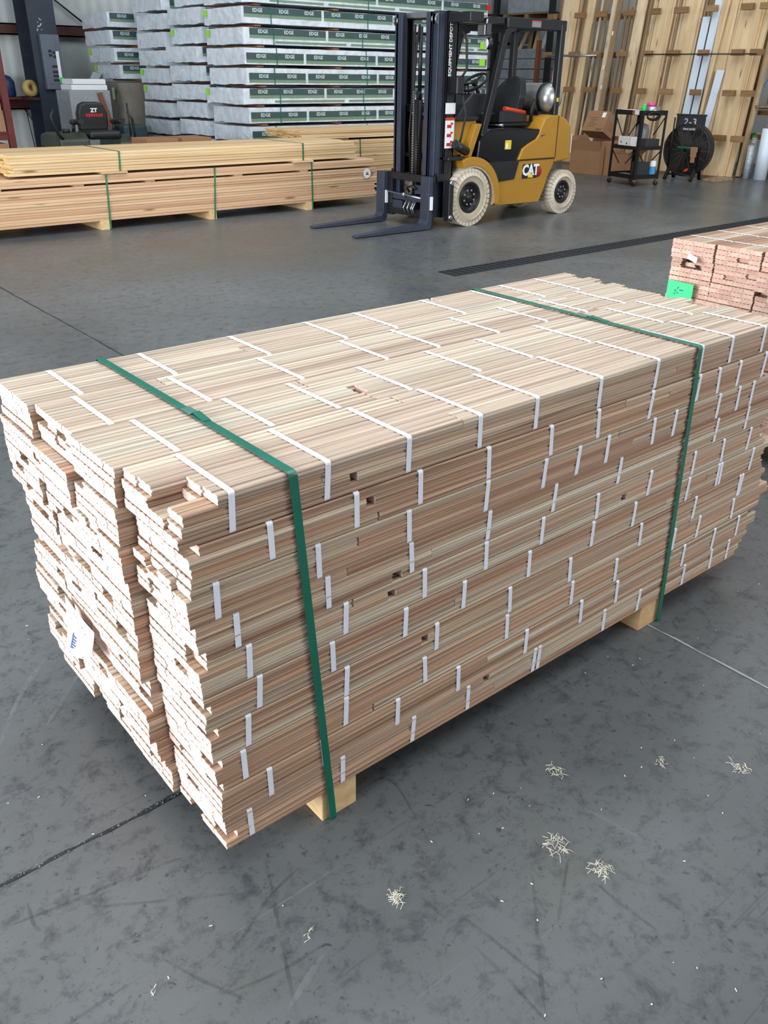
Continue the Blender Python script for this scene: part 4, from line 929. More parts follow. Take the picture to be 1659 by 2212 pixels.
carton('brown carton on the upper shelf of the dark red rack', 2.9, 3.68, 12.05, 12.9, 0.757, 1.16)
c = carton('brown carton with a lime tag on the lower shelf of the dark red rack', 2.9, 3.68, 12.05, 12.9, 0.117, 0.62)
# the pack shelf is low here: a second carton above
MB().box(3.52, 3.62, 12.045, 12.049, 0.44, 0.50).build('paper_tag', 'limetag', c, label='lime green tag')
c = carton('flat brown carton lying beyond the yellow pine pack', 4.84, 5.72, 10.45, 11.0 - 0.1, 0.60, 0.72)
c2 = carton('tall brown carton supporting the flat carton beyond the pine pack', 4.9, 5.6, 10.5, 10.9, 0, 0.598)
# zero-turn mower
mo = thing('riding_mower', 'dark zero-turn riding mower with a black seat, parked by the wall', 'mower', (4.85, 12.2, 0))
MB().box(4.30, 5.30, 12.02, 12.9, 0.22, 0.55).build('frame', 'mblack', mo, bevel=0.03)
m = MB().prism([(12.05, 0.56), (12.85, 0.56), (12.80, 0.76), (12.6, 0.80), (12.2, 0.80), (12.08, 0.72)], 'x', 4.36, 4.78); m.build('fuel_tank', 'mower', mo, bevel=0.03)
m = MB().prism([(12.05, 0.50), (12.85, 0.50), (12.80, 0.70), (12.6, 0.74), (12.2, 0.74), (12.08, 0.66)], 'x', 5.20, 5.52); m.build('fuel_tank', 'mower', mo, bevel=0.03)
MB().cyl((4.55, 12.3, 0.80), (4.55, 12.3, 0.85), 0.05, 14).build('fuel_cap', 'mblack', mo)
MB().box(4.80, 5.26, 12.12, 12.6, 0.70, 0.82).build('seat', 'mblack', mo, bevel=0.04)
sb = MB().prism([(4.83, 0.80), (5.24, 0.80), (5.25, 1.05), (5.20, 1.18), (5.12, 1.21), (4.94, 1.21), (4.86, 1.18), (4.82, 1.05)], 'y', 12.50, 12.62).build('backrest', 'mblack', mo, bevel=0.03)
lettering('lettering', 'ZT', 0.075, 'white', sb, (5.05, 12.497, 1.09), (1, 0, 0), (0, 0, 1), 0.003, 0.001)
m = MB()
for i in range(7): m.box(4.93 + i * 0.035, 4.955 + i * 0.035, 12.495, 12.497, 1.0 + U(-0.004, 0.004), 1.045 + U(-0.006, 0.006))
m.build('lettering', 'red', sb)
for x in (4.74, 5.32): MB().tube([(x, 12.55, 0.93), (x, 12.2, 0.95)], 0.04, 10).tube([(x, 12.5, 0.92), (x, 12.55, 0.75)], 0.025, 8).build('armrest', 'mblack', mo)
MB().tube([(4.42, 12.10, 0.72), (4.36, 12.08, 0.80), (4.30, 12.06, 0.95), (4.29, 12.06, 1.05), (4.33, 12.06, 1.13)], 0.02, 8).build('control_lever', 'mblack', mo)
MB().tube([(5.44, 12.10, 0.70), (5.42, 12.08, 0.80), (5.40, 12.06, 0.98), (5.34, 12.05, 1.08)], 0.02, 8).build('control_lever', 'mblack', mo)
MB().tube([(5.42, 12.2, 0.7), (5.41, 12.2, 1.2)], 0.013, 8).build('flag_stem', 'mblack', mo)
MB().box(4.88, 5.02, 12.015, 12.019, 0.55, 0.575).build('decal', 'white', mo)
for x in (4.40, 5.28): MB().lathe([(0.08, -0.12), (0.20, -0.12), (0.24, -0.07), (0.24, 0.07), (0.20, 0.12), (0.08, 0.12)], (x, 12.75, 0.24), (1, 0, 0), 24).build('rear_wheel', 'hose', mo)
for x in (4.42, 5.18): MB().lathe([(0.04, -0.06), (0.12, -0.06), (0.14, 0), (0.12, 0.06), (0.04, 0.06)], (x, 11.95, 0.14), (1, 0, 0), 20).tube([(x, 11.95, 0.14), (x, 11.95, 0.32), (x, 12.1, 0.34)], 0.02, 8).build('front_caster', 'hose', mo)
for ch in [mo] + list(mo.children_recursive):
    if ch.type == 'MESH':
        for v in ch.data.vertices: v.co.z *= 0.89
MB().prism([(4.1, 11.9), (5.1, 11.9), (5.2, 12.3), (4.2, 12.3)], 'z', 0.10, 0.215).build('mower_deck', 'red', mo, bevel=0.02, label='dull red cutting deck')
o = MB().box(6.05, 6.45, 13.85, 14.35, 0, 0.70).build('plastic_bundle', 'band', None, (6.2, 14.1, 0), 0.03); tag(o, 'crumpled dark printed plastic bundle beside the white stacks', 'plastic')

# ------------------------------------------------------------------ trim rack with leaning boards
RK = thing('trim_rack', 'wooden rack with rows of peg blocks holding leaning boards', 'rack', (14.3, 10.0, 0))
PEGZ = (0.56, 1.21, 1.78, 2.40)
posts = [8.02, 8.40, 9.02, 9.70, 10.42, 11.0, 11.55, 12.2]
for y in posts: MB().box(14.35, 14.44, y - 0.045, y + 0.045, 0, 3.2).build('post', 'peg', RK)
for z in PEGZ: MB().box(14.44, 14.53, 7.98, 12.3, z, z + 0.09).build('rail', 'peg', RK)
MB().box(14.35, 14.53, 7.98, 12.3, 3.2, 3.29).build('rail', 'peg', RK)
PEG = [7.72, 8.07, 8.66, 9.22, 9.72, 10.26, 10.82, 11.32, 11.95]
for z in PEGZ:
    for i, y in enumerate(PEG):
        if z < 1 and i in (3, 4, 5, 6): continue
        yy = y + 0.02 * (z - 1.2)
        a_ = 13.515 + 0.115 * z
        m = MB().box(a_, a_ + 0.085, yy - 0.08 - 0.03 * (i % 2), yy + 0.085 + 0.035 * (i % 3 == 0), z, z + 0.088)
        m.build('peg_block', 'peg', RK, bevel=0.004)
MB().box(13.55, 14.35, 7.88, 11.9, 0.0, 0.03).build('base_board', 'peg', RK)
MB().cyl((13.71, 7.72, 1.800), (13.71, 9.75, 1.810), 0.009, 8).build('retaining_rod', 'hose', RK); MB().cyl((13.70, 10.75, 1.80), (13.70, 11.9, 1.81), 0.018, 8).build('retaining_rod', 'silver', RK)
def lean(label, y0, y1, z0, z1, a0, th, mat, group, k=0.115, dy=0.0, name='trim_board', bow=0.0):
    m = MB(); n = 10; vs = []
    for i in range(n + 1):
        z = z0 + (z1 - z0) * i / n; a = a0 + k * z - bow * math.sin(math.pi * i / n); d = dy * i / n
        vs += [(a, y0 + d, z), (a, y1 + d, z), (a + th, y1 + d, z), (a + th, y0 + d, z)]
    m.add(vs, [(i * 4 + j, i * 4 + (j + 1) % 4, i * 4 + 4 + (j + 1) % 4, i * 4 + 4 + j) for i in range(n) for j in range(4)] + [(3, 2, 1, 0), (n * 4, n * 4 + 1, n * 4 + 2, n * 4 + 3)])
    o = m.build(name, mat, None, (a0, (y0 + y1) / 2, z0)); tag(o, label, 'board', group); return o
GW = 'wide pale boards leaning in the trim rack'; GN = 'narrow boards and mouldings leaning in the trim rack'
Z0 = 0.031
wide = [(7.90, 8.26, 3.1, 0, 'wide knotty board at the open end of the trim rack, beside the green-stickered bench'),
        (8.28, 8.56, 3.2, 0.05, 'wide board behind the white trim pieces, with a dark top knot'),
        (8.98, 9.27, 3.2, 0, 'wide pale board leaning behind the drum fan and the cart'),
        (9.52, 9.79, 3.1, 0, 'wide pale board rising above the cart top'),
        (10.03, 10.22, 3.2, 0, 'pale board leaning between cart and cartons'),
        (11.56, 11.84, 3.1, 0, 'wide knotty board nearest the forklift'),
        (11.10, 11.27, 2.9, 0.02, 'second knotty board from the forklift')]
for y0, y1, z1, dy, lb in wide:
    lean(lb, y0, y1, Z0, z1, 13.67, 0.03, 'trimwood', GW, 0.115, dy)
    if y1 - y0 > 0.25:
        lean('hidden companion board stacked directly behind: ' + lb if False else 'board stacked directly behind the ' + lb.split(',')[0], y0 - 0.03, y1 - 0.03, Z0, z1 + 0.1, 13.705, 0.03, 'trimwood', GW, 0.115, dy)
lean('tall white primed board behind the drum fan, shorter top', 8.755, 8.885, Z0, 2.34, 13.652, 0.014, 'trimwhite', 'white primed boards in the trim rack')
lean('tall white primed board running past the top peg row', 8.60, 8.725, Z0, 2.9, 13.652, 0.014, 'trimwhite', 'white primed boards in the trim rack')
lean('short white primed board tilted beside the wide knotty end board', 8.38, 8.51, Z0, 1.58, 13.63, 0.014, 'trimwhite', 'white primed boards in the trim rack', 0.115, -0.10)
lean('dark narrow moulding tilted beside the short white board', 8.46, 8.50, Z0, 1.56, 13.61, 0.02, 'trimdull', GN, 0.115, -0.02)
lean('slim pale moulding crossing in front of the end board', 8.52, 8.56, Z0, 2.6, 13.588, 0.018, 'trimwood', GN, 0.115, -0.10)
lean('narrow edge board beside the knotty end board', 7.775, 7.86, Z0, 3.0, 13.70, 0.05, 'trimwood', GN, 0.115, 0.0)
yy = 10.25; i = 0
while yy < 11.08:
    wv = random.choice((0.03, 0.05, 0.07, 0.09)); z1 = U(2.3, 3.2)
    lean('dull moulding in the close row between the pale boards above the cartons', yy, yy + wv, Z0, z1, 13.67 + U(0, 0.08), U(0.02, 0.04), random.choice(('trimdull', 'trimdull', 'trimwood')), 'dull mouldings in a close row above the cartons', 0.11, U(-0.012, 0.012), 'moulding', U(-0.02, 0.03))
    yy += wv + U(0.045, 0.06)
for y in (11.30, 11.36, 11.44, 9.30, 9.36, 9.44, 9.84, 9.90, 9.97, 11.88, 8.90, 8.96):
    lean('narrow moulding filling the gap between two wide boards of the trim rack', y, y + U(0.025, 0.042), Z0, U(2.5, 3.2), 13.72 + U(0, 0.045), 0.025, random.choice(('trimdull', 'trimwood')), 'narrow mouldings between the wide boards', 0.11, U(-0.008, 0.008), 'moulding')
y = 8.62
while y < 11.85:
    wv = U(0.045, 0.085)
    if not any(abs(y + wv / 2 - (q + 0.03)) < 0.06 + wv / 2 for q in PEG) and not 10.17 < y < 11.12:
        lean('dull board in the back row of the trim rack, seen through the gaps', y, y + wv, Z0, U(2.6, 3.15), 13.80, 0.02, random.choice(('trimdull', 'trimdull', 'trimwood')), 'back-row boards seen through the gaps', 0.105, 0.0, 'moulding')
    y += wv + U(0.004, 0.03)
for y, z in ((10.62, 2.15), (10.68, 1.62), (10.66, 1.30), (10.36, 1.85)):
    o = MB().obox((13.668 + 0.11 * z, y, z), (0, 1, 0), (0.115, 0, 1), (1, 0, 0), 0.014, 0.032, 0.0008).build('paper_label', 'paper', None, (13.66 + 0.11 * z, y, z)); tag(o, 'small white label on the close row of mouldings', 'label', 'labels on the mouldings')

# bench frame at the end of the rack
BN = thing('wooden_bench', 'rough wooden bench frame with green stickers at the end of the trim rack', 'bench', (14.5, 7.6, 0))
MB().bar((14.10, 7.865, 0.01), (14.42, 7.865, 3.0), 0.09, 0.05, (0, 1, 0)).build('post', 'trimwood', BN); MB().box(14.9, 14.99, 7.72, 7.80, 0, 1.0).build('post', 'peg', BN)
MB().box(14.1, 14.19, 6.6, 6.7, 0, 1.0).build('post', 'peg', BN); MB().box(14.9, 14.99, 6.6, 6.7, 0, 1.0).build('post', 'peg', BN)
for z, d in ((0.56, 0.1), (0.93, 0.07), (1.02, 0.03)): MB().box(14.55, 14.60, 6.5, 7.98, z, z + d).build('beam', 'peg', BN)
MB().box(14.17, 15.0, 6.5, 7.9, 1.05, 1.08).build('bench_top', 'trimdull', BN); MB().box(14.17, 15.0, 6.5, 7.72, 0.66, 0.69).build('shelf', 'trimdull', BN)
MB().box(15.0, 15.05, 6.5, 8.1, 1.08, 1.9).build('back_panel', 'trimdull', BN)
for y, z in ((7.72, 0.96), (7.95, 0.60)): MB().box(14.544, 14.549, y - 0.035, y + 0.035, z, z + 0.06).build('sticker', 'bgreen', BN, label='bright green sticker')
o = MB().lathe([(0.02, -0.03), (0.06, -0.03), (0.065, 0), (0.06, 0.03), (0.02, 0.03)], (14.50, 8.12, 0.90), (1, -0.6, 0.1), 20).build('tape_dispenser', 'silver', None, (14.50, 8.12, 0.9)); tag(o, 'round silver tape dispenser hanging on the wooden bench post', 'tape dispenser')
o = MB().bar((14.14, 7.72, 1.35), (14.3, 7.55, 1.95), 0.05, 0.03).build('metal_bracket', 'panel', None, (14.2, 7.62, 1.35)); tag(o, 'grey metal bar standing on the wooden bench', 'bar')
for i, (a, b, c_) in enumerate(((14.4, 7.55, 0.3), (14.5, 7.3, 0.22), (14.3, 7.1, 0.34))):
    o = MB().box(a - 0.1, a + 0.25, b - 0.1, b + 0.1, 1.081, 1.081 + c_).build('cardboard_carton', 'carton' if i else 'trimdull', None, (a, b, 1.081)); tag(o, '%s box on top of the wooden bench' % ['brown-grey', 'low brown', 'taller brown'][i], 'carton')
o = MB().box(14.25, 14.7, 7.2, 7.6, 0.691, 0.86).build('cardboard_carton', 'trimwood', None, (14.4, 7.4, 0.691)); tag(o, 'pale box on the inner shelf of the wooden bench', 'carton')
def film_roll(label, x, y, r, h, group=None, mat='film', tilt=0.0):
    t = thing('film_roll', label, 'film roll', (x, y, 0), group)
    MB().lathe([(0.02, 0.0005), (r, 0.0005), (r, h), (0.03, h)], (x, y, 0), (0, 0, 1), 28).build('wrap_film', mat, t)
    MB().lathe([(0.028, 0.0005), (0.036, 0.0005), (0.036, h + 0.03), (0.028, h + 0.03), (0.028, 0.0005)], (x, y, 0), (0, 0, 1), 20).build('cardboard_core', 'carton', t)
film_roll('slim clear stretch-film roll standing beside the rack end, taller rear one', 14.30, 7.80, 0.045, 0.60, None)
film_roll('slim clear stretch-film roll standing beside the rack end, front one', 14.06, 7.70, 0.055, 0.50, None)
film_roll('thick white film roll standing beyond the slim clear rolls', 14.06, 7.46, 0.10, 0.76, None, 'trimwhite')

# ------------------------------------------------------------------ cartons by the rack
def leaf_box(label, cx, cy, z, hx, hy, hz, yaw, tilt_axis, tilt, flaps=None, closed=True):
    R = Matrix.Rotation(yaw, 3, 'Z'); T = Matrix.Rotation(tilt, 3, tilt_axis) @ R if tilt else R
    c = thing('cardboard_carton', label, 'carton', (cx, cy, z)); O = Vector((cx, cy, z))
    X, Y, Z = T @ Vector((1, 0, 0)), T @ Vector((0, 1, 0)), T @ Vector((0, 0, 1))
    def B(lx, ly, lz, a, b, d, nm, mat): MB().obox(O + X * lx + Y * ly + Z * lz, X, Y, Z, a, b, d).build(nm, mat, c)
    th = 0.004
    m = MB()
    for s_ in (-1, 1):
        m.obox(O + X * s_ * hx + Z * hz, X, Y, Z, th, hy, hz); m.obox(O + Y * s_ * hy + Z * hz, X, Y, Z, hx, th, hz)
    m.obox(O + Z * th, X, Y, Z, hx, hy, th); m.build('box_body', 'carton', c)
    if closed: B(0, 0, 2 * hz, hx, hy, th, 'box_lid', 'carton')
    for (s_, ax, ang, ln) in (flaps or []):
        if ax == 'x':
            e = O + X * s_ * hx + Z * 2 * hz; d = (X * s_ * math.cos(ang) + Z * math.sin(ang)); MB().obox(e + d * ln / 2, d, Y, d.cross(Y), ln / 2, hy, th).build('flap', 'carton', c)
        else:
            e = O + Y * s_ * hy + Z * 2 * hz; d = (Y * s_ * math.cos(ang) + Z * math.sin(ang)); MB().obox(e + d * ln / 2, X, d, X.cross(d), hx, ln / 2, th).build('flap', 'carton', c)
    return c, O, X, Y, Z
leaf_box('large open brown carton on the floor behind the forklift', 12.62, 9.68, 0.001, 0.30, 0.31, 0.18, 0, 'X', 0, [(-1, 'x', 1.35, 0.16), (1, 'x', 1.75, 0.22), (-1, 'y', 1.57, 0.16), (1, 'y', 0.9, 0.26)], False)
leaf_box('small open brown carton on the floor between the large carton and the cart', 12.62, 9.12, 0.001, 0.2, 0.22, 0.17, 0.0, 'X', 0, [(-1, 'y', 0.7, 0.14), (1, 'y', 1.5, 0.10)], False)
c, O_, X_, Y_, Z_ = leaf_box('big printed brown carton tipped over on top of the open cartons', 12.53, 9.66, 0.60, 0.14, 0.215, 0.165, 0.0, 'Y', 0.44, None, True)
m = MB(); u = O_ - X_ * 0.1455
for i in range(5): m.obox(u + Y_ * (0.06 - 0.015 * (i % 2)) + Z_ * (0.22 - i * 0.035), Y_, Z_, X_, 0.08 - 0.02 * (i % 3), 0.005, 0.0006)
m.obox(u - Y_ * 0.12 + Z_ * 0.035, Y_, Z_, X_, 0.06, 0.015, 0.0006); m.build('print', 'cartondark', c)
MB().obox(u - Y_ * 0.13 + Z_ * 0.27, Y_, Z_, X_, 0.035, 0.04, 0.0008).build('shipping_label', 'paper', c)
MB().obox(O_ - Y_ * 0.2205 + Z_ * 0.26 - X_ * 0.06, X_, Z_, Y_, 0.03, 0.04, 0.0008).build('shipping_label', 'silver', c)
m = MB()
for i in range(4): m.obox(O_ - Y_ * 0.2205 + Z_ * (0.20 - i * 0.035) + X_ * 0.03, X_, Z_, Y_, 0.07, 0.004, 0.0006)
m.build('print', 'cartondark', c)

# ------------------------------------------------------------------ black shelf cart
ct = thing('shelf_cart', 'black steel rolling cart with three shelves in front of the trim rack', 'cart', (11.72, 8.23, 0))
ph = 0.24; VX = Vector((math.cos(ph), -math.sin(ph), 0)); VY = Vector((math.sin(ph), math.cos(ph), 0)); C0 = Vector((11.437, 8.033, 0)); CWd, CD = 0.60, 0.47
def cp(u, v, z): return C0 + VX * u + VY * v + Vector((0, 0, z))
for u, v in ((0, 0), (CD, 0), (0, CWd), (CD, CWd)):
    su = 1 if u == 0 else -1; sv = 1 if v == 0 else -1
    m = MB().obox(cp(u + su * 0.02, v, 0.56), VX, VY, (0, 0, 1), 0.022, 0.0025, 0.47).obox(cp(u, v + sv * 0.02, 0.56), VX, VY, (0, 0, 1), 0.0025, 0.022, 0.47); m.build('leg', 'cartblack', ct)
    k = MB().lathe([(0.008, -0.014), (0.034, -0.014), (0.036, 0), (0.034, 0.014), (0.008, 0.014)], cp(u + su * 0.02, v + sv * 0.02, 0.0365), VX + VY * 0.4, 18).build('caster', 'hose', ct)
    MB().obox(cp(u + su * 0.02, v + sv * 0.02, 0.077), VX, VY, (0, 0, 1), 0.018, 0.018, 0.012).obox(cp(u + su * 0.035, v + sv * 0.02, 0.05), VX, VY, (0, 0, 1), 0.003, 0.014, 0.03).build('caster_fork', 'steel', k)
for z, h in ((0.10, 0.06), (0.50, 0.05), (0.965, 0.065)):
    m = MB().obox(cp(CD / 2, CWd / 2, z + 0.003), VX, VY, (0, 0, 1), CD / 2, CWd / 2, 0.003)
    for v in (0, CWd): m.obox(cp(CD / 2, v, z + h / 2), VX, VY, (0, 0, 1), CD / 2, 0.003, h / 2)
    for u in (0, CD): m.obox(cp(u, CWd / 2, z + h / 2), VX, VY, (0, 0, 1), 0.003, CWd / 2, h / 2)
    m.build('shelf', 'cartblack', ct)
for u in (0, CD):
    for z in (0.50, 0.965):
        MB().bar(cp(u, 0.03, z - 0.02), cp(u, 0.24, z - 0.28 if z > .6 else z - 0.2), 0.015, 0.006, VX).build('corner_brace', 'cartblack', ct)
        MB().bar(cp(u, CWd - 0.03, z - 0.02), cp(u, CWd - 0.22, z - 0.28 if z > .6 else z - 0.2), 0.015, 0.006, VX).build('corner_brace', 'cartblack', ct)
MB().obox(cp(-0.005, 0.14, 1.0), VX, VY, (0, 0, 1), 0.001, 0.07, 0.028).build('cart_label', 'paper', ct); MB().obox(cp(-0.0065, 0.185, 1.0), VX, VY, (0, 0, 1), 0.0008, 0.022, 0.027).build('cart_label', 'orange', ct)
def item(name, label, cat, mb, mat, loc, bevel=0, parts=()):
    o = mb.build(name, mat, None, loc, bevel); tag(o, label, cat)
    for nm, b, mt in parts: b.build(nm, mt, o, o['_o'])
    return o
zt = 0.9715
item('paper_pad', 'flat pale papers on the cart top', 'paper', MB().obox(cp(0.16, 0.42, zt + 0.03), VX, VY, (0, 0, 1), 0.1, 0.13, 0.03), 'paper', cp(0.16, 0.33, zt))
item('marker_bottle', 'bright green bottle on the cart top corner', 'bottle', MB().lathe([(0, 0), (0.032, 0), (0.032, 0.11), (0.022, 0.125), (0.022, 0.14), (0, 0.14)], cp(0.06, 0.06, zt), (0, 0, 1), 18), 'bgreen', cp(0.06, 0.06, zt))
item('tape_roll', 'wide silver tape roll lying on the cart top', 'tape', MB().lathe([(0.05, 0), (0.12, 0), (0.12, 0.11), (0.05, 0.11), (0.05, 0)], cp(0.28, 0.13, zt), (0, 0, 1), 28), 'silver', cp(0.28, 0.13, zt))
item('tape_roll', 'small pink tape roll on top of the silver roll', 'tape', MB().lathe([(0.025, 0), (0.06, 0), (0.06, 0.045), (0.025, 0.045), (0.025, 0)], cp(0.26, 0.14, zt + 0.1105), (0, 0, 1), 24), 'bpink', cp(0.26, 0.14, zt + 0.11))
loop = [cp(0.20 + 0.12 * math.cos(i * math.pi / 10), -0.02, 0.955 + 0.05 * math.sin(i * math.pi / 10)) for i in range(20)]
item('cable_loop', 'black cable loop hanging on the side of the cart', 'cable', MB().tube(loop, 0.013, 8, closed=True).tube([cp(0.31, -0.02, 0.96), cp(0.2, -0.025, 0.915), cp(0.10, -0.02, 0.93)], 0.012, 8), 'hose', cp(0.2, -0.02, 0.95))
zm = 0.5065
b = MB().obox(cp(0.14, 0.36, zm + 0.08), VX, VY, (0, 0, 1), 0.10, 0.15, 0.08)
o = item('paper_box', 'white printed box on the middle cart shelf', 'box', b, 'paper', cp(0.14, 0.36, zm), 0.01)
m = MB().lathe([(0, -0.001), (0.012, -0.001), (0.012, 0.0)], cp(0.0385, 0.44, zm + 0.085), -VX, 12).lathe([(0, -0.001), (0.014, -0.001), (0.014, 0)], cp(0.0385, 0.31, zm + 0.07), -VX, 12); m.build('print', 'blackink', o, o['_o'])
item('black_case', 'black case on the middle cart shelf', 'case', MB().obox(cp(0.30, 0.12, zm + 0.07), VX, VY, (0, 0, 1), 0.13, 0.08, 0.07), 'board', cp(0.3, 0.12, zm), 0.01)
zb = 0.1065
item('black_case', 'dark carton on the bottom cart shelf behind the wipes', 'box', MB().obox(cp(0.22, 0.14, zb + 0.11), VX, VY, (0, 0, 1), 0.12, 0.07, 0.11), 'board', cp(0.22, 0.14, zb), 0.01)
cc = cp(0.40, 0.075, zb)
item('wipes_canister', 'white and blue wipes canister on the bottom cart shelf', 'canister', MB().lathe([(0, 0), (0.052, 0), (0.052, 0.20), (0.045, 0.215), (0.045, 0.235), (0, 0.24)], cc, (0, 0, 1), 24), 'paper', cc, 0, [('printed_label', MB().lathe([(0.0525, 0.04), (0.0525, 0.16)], cc, (0, 0, 1), 24), 'lblue')])
item('plastic_bag', 'crumpled grey plastic sheet on the bottom cart shelf', 'plastic', MB().obox(cp(0.16, 0.42, zb + 0.02), VX, VY, (0.2, 0, 1), 0.10, 0.11, 0.018), 'wrapgrey', cp(0.16, 0.42, zb), 0.01)
hb = MB().lathe([(0.03, 0), (0.07, 0.02), (0.09, 0.12), (0.10, 0.24), (0.08, 0.32), (0.02, 0.34)], cp(0.355, 0.36, zm + 0.0), (0, 0, 1), 20)
item('plastic_bag', 'clear crumpled bag standing on the middle cart shelf behind the white box', 'bag', hb, 'wrapgrey', cp(0.355, 0.36, zm))

# ------------------------------------------------------------------ drum fan
FN = thing('drum_fan', 'round black drum fan on a stand with chalk-marked panel', 'fan', (12.95, 8.12, 0))
FC = Vector((12.85, 8.12, 0.45)); FA = Vector((-1, -0.12, 0.0)).normalized(); FU = Vector((0, 0, 1)); FR = FA.cross(FU).normalized()
MB().lathe([(0.375, -0.16), (0.385, -0.16), (0.39, 0.0), (0.375, 0.03), (0.365, 0.03), (0.365, -0.16)], FC, FA, 48).build('drum', 'fan', FN)
m = MB()
for r in [0.05 + 0.019 * q_ for q_ in range(17)]: m.tube([FC + FA * 0.035 + (FU * math.cos(i * math.pi / 20) + FR * math.sin(i * math.pi / 20)) * r for i in range(40)], 0.0034, 4, closed=True)
for i in range(16): m.tube([FC + FA * 0.032 + (FU * math.cos(i * math.pi / 8) + FR * math.sin(i * math.pi / 8)) * 0.03, FC + FA * 0.032 + (FU * math.cos(i * math.pi / 8) + FR * math.sin(i * math.pi / 8)) * 0.37], 0.004, 5)
m.build('wire_grille', 'grille', FN)
m = MB()
for k in range(3):
    a = k * 2.094 + 0.4
    d = FU * math.cos(a) + FR * math.sin(a); e = FA.cross(d)
    m.obox(FC - FA * 0.05 + d * 0.19, d, (e + FA * 0.5), d.cross(e + FA * 0.5), 0.16, 0.09, 0.004)
m.lathe([(0, 0.03), (0.06, 0.02), (0.07, -0.03), (0.07, -0.12), (0, -0.12)], FC - FA * 0.02, FA, 20)
m.build('fan_blade', 'fan', FN)
MB().lathe([(0, 0), (0.37, 0), (0.37, -0.006), (0, -0.006)], FC - FA * 0.15, FA, 40).build('back_guard', 'fan', FN)
for s_ in (-1, 1):
    p = FC + FR * 0.24 * s_
    MB().tube([p + FA * 0.06 + FU * 0.46, p + FA * 0.06 - FU * 0.30], 0.012, 8).build('support_bar', 'cartblack', FN)
    q = FC + FR * 0.22 * s_; MB().bar(q + FA * 0.04 - FU * 0.27, Vector((q.x, q.y, 0.018)) + FA * 0.16, 0.05, 0.035).build('leg', 'cartblack', FN); MB().bar(q - FA * 0.1 - FU * 0.27, Vector((q.x, q.y, 0.018)) - FA * 0.16, 0.05, 0.035).build('leg', 'cartblack', FN)
MB().tube([Vector((FC.x, FC.y, 0.09)) + FA * 0.1 - FR * 0.22, Vector((FC.x, FC.y, 0.09)) + FA * 0.1 + FR * 0.22], 0.01, 6).build('stretcher', 'cartblack', FN)
pb = MB().obox(FC + FU * 0.395 + FA * 0.0, FR, FU, FA, 0.235, 0.105, 0.012).obox(FC + FU * 0.50, FR, FU, FA, 0.245, 0.012, 0.02).build('chalk_panel', 'board', FN, bevel=0.003)
lettering('lettering', '2-3', 0.13, 'chalk', pb, FC + FU * 0.40 + FA * 0.0145, FR if FR.y < 0 else -FR, FU, 0.002, 0.0012, 1.15, 1.1)
MB().obox(FC + FU * 0.30 + FA * 0.02, FR, FU, FA, 0.10, 0.015, 0.002).build('white_label', 'white', FN)
RV = FR if FR.y < 0 else -FR
o = MB().obox(FC + FA * 0.10 + FU * 0.04 + RV * 0.06, RV, FU, FA, 0.16, 0.012, 0.012).build('pry_bar', 'green_dark', None, FC + FA * 0.1 + FU * 0.04); 
hd = MB()
for (z0, z1, w0) in ((-0.02, 0.05, 0.055), (-0.09, -0.02, 0.045), (-0.17, -0.09, 0.032)):
    hd.obox(FC + FA * 0.10 + FU * (0.0 + (z0 + z1) / 2) + RV * 0.175, RV, FU, FA, w0, (z1 - z0) / 2 + 0.004, 0.02)
hd.build('wooden_handle', 'carton', o, o['_o'], bevel=0.008, label='tan tapered handle'); tag(o, 'tan-handled tool with green bar hung across the front of the drum fan', 'tool'); o.name = 'hung_tool'
o = MB().obox(FC + FA * 0.048 - FU * 0.29 + RV * 0.07, RV + FU * 0.4, FU, FA, 0.032, 0.02, 0.004).build('red_tape', 'orange', FN, FN['_o'])
o = MB().box(13.2, 13.9, 7.80, 8.25, 0.031, 0.07) if False else MB().box(13.12, 13.6, 7.66, 7.9, 0, 0.035)
o = o.build('loose_board', 'trimdull', None, (13.3, 7.86, 0)); tag(o, 'short loose board lying on the floor beside the drum fan', 'board')

# ------------------------------------------------------------------ storage rack behind the forklift
SR = thing('storage_rack', 'tall dark and orange steel storage rack behind the forklift', 'rack', (15.2, 13.3, 0))
for x in (14.5, 15.7): MB().box(x, x + 0.09, 12.56, 12.66, 0, 3.4).build('upright', 'hose', SR, label='black steel upright')
for x in (14.46, 15.7): MB().box(x, x + 0.08, 12.80, 12.87, 0, 2.10).build('upright', 'rackorange', SR, label='orange steel upright')
for x in (14.5, 15.7): MB().box(x, x + 0.09, 14.05, 14.15, 0, 3.4).build('upright', 'hose', SR, label='black steel upright')
MB().box(14.5, 14.58, 12.6, 14.1, 2.36, 2.46).build('shelf_beam', 'rackorange', SR); MB().box(15.7, 15.78, 12.6, 14.1, 2.36, 2.46).build('shelf_beam', 'rackorange', SR)
MB().box(14.5, 15.78, 12.4, 14.15, 2.4605, 2.475).build('shelf_deck', 'spacer', SR)
pl = thing('pallet', 'brown wood pallet on the top beam of the storage rack', 'pallet', (15.1, 13.2, 2.476))
for y in (12.74, 13.35, 13.94): MB().box(14.62, 15.68, y - 0.05, y + 0.05, 2.476, 2.57).build('stringer', 'peg', pl)
for x in (14.62, 14.85, 15.1, 15.35, 15.57): MB().box(x, x + 0.1, 12.69, 13.99, 2.5705, 2.59).build('deck_board', 'peg', pl)
o = MB().box(14.64, 15.6, 12.72, 13.9, 2.5905, 3.0).build('wrapped_pallet_load', 'wrapgrey', None, (15.1, 13.2, 2.59), 0.02); tag(o, 'grey film-wrapped load on the rack pallet above the forklift', 'wrapped load')
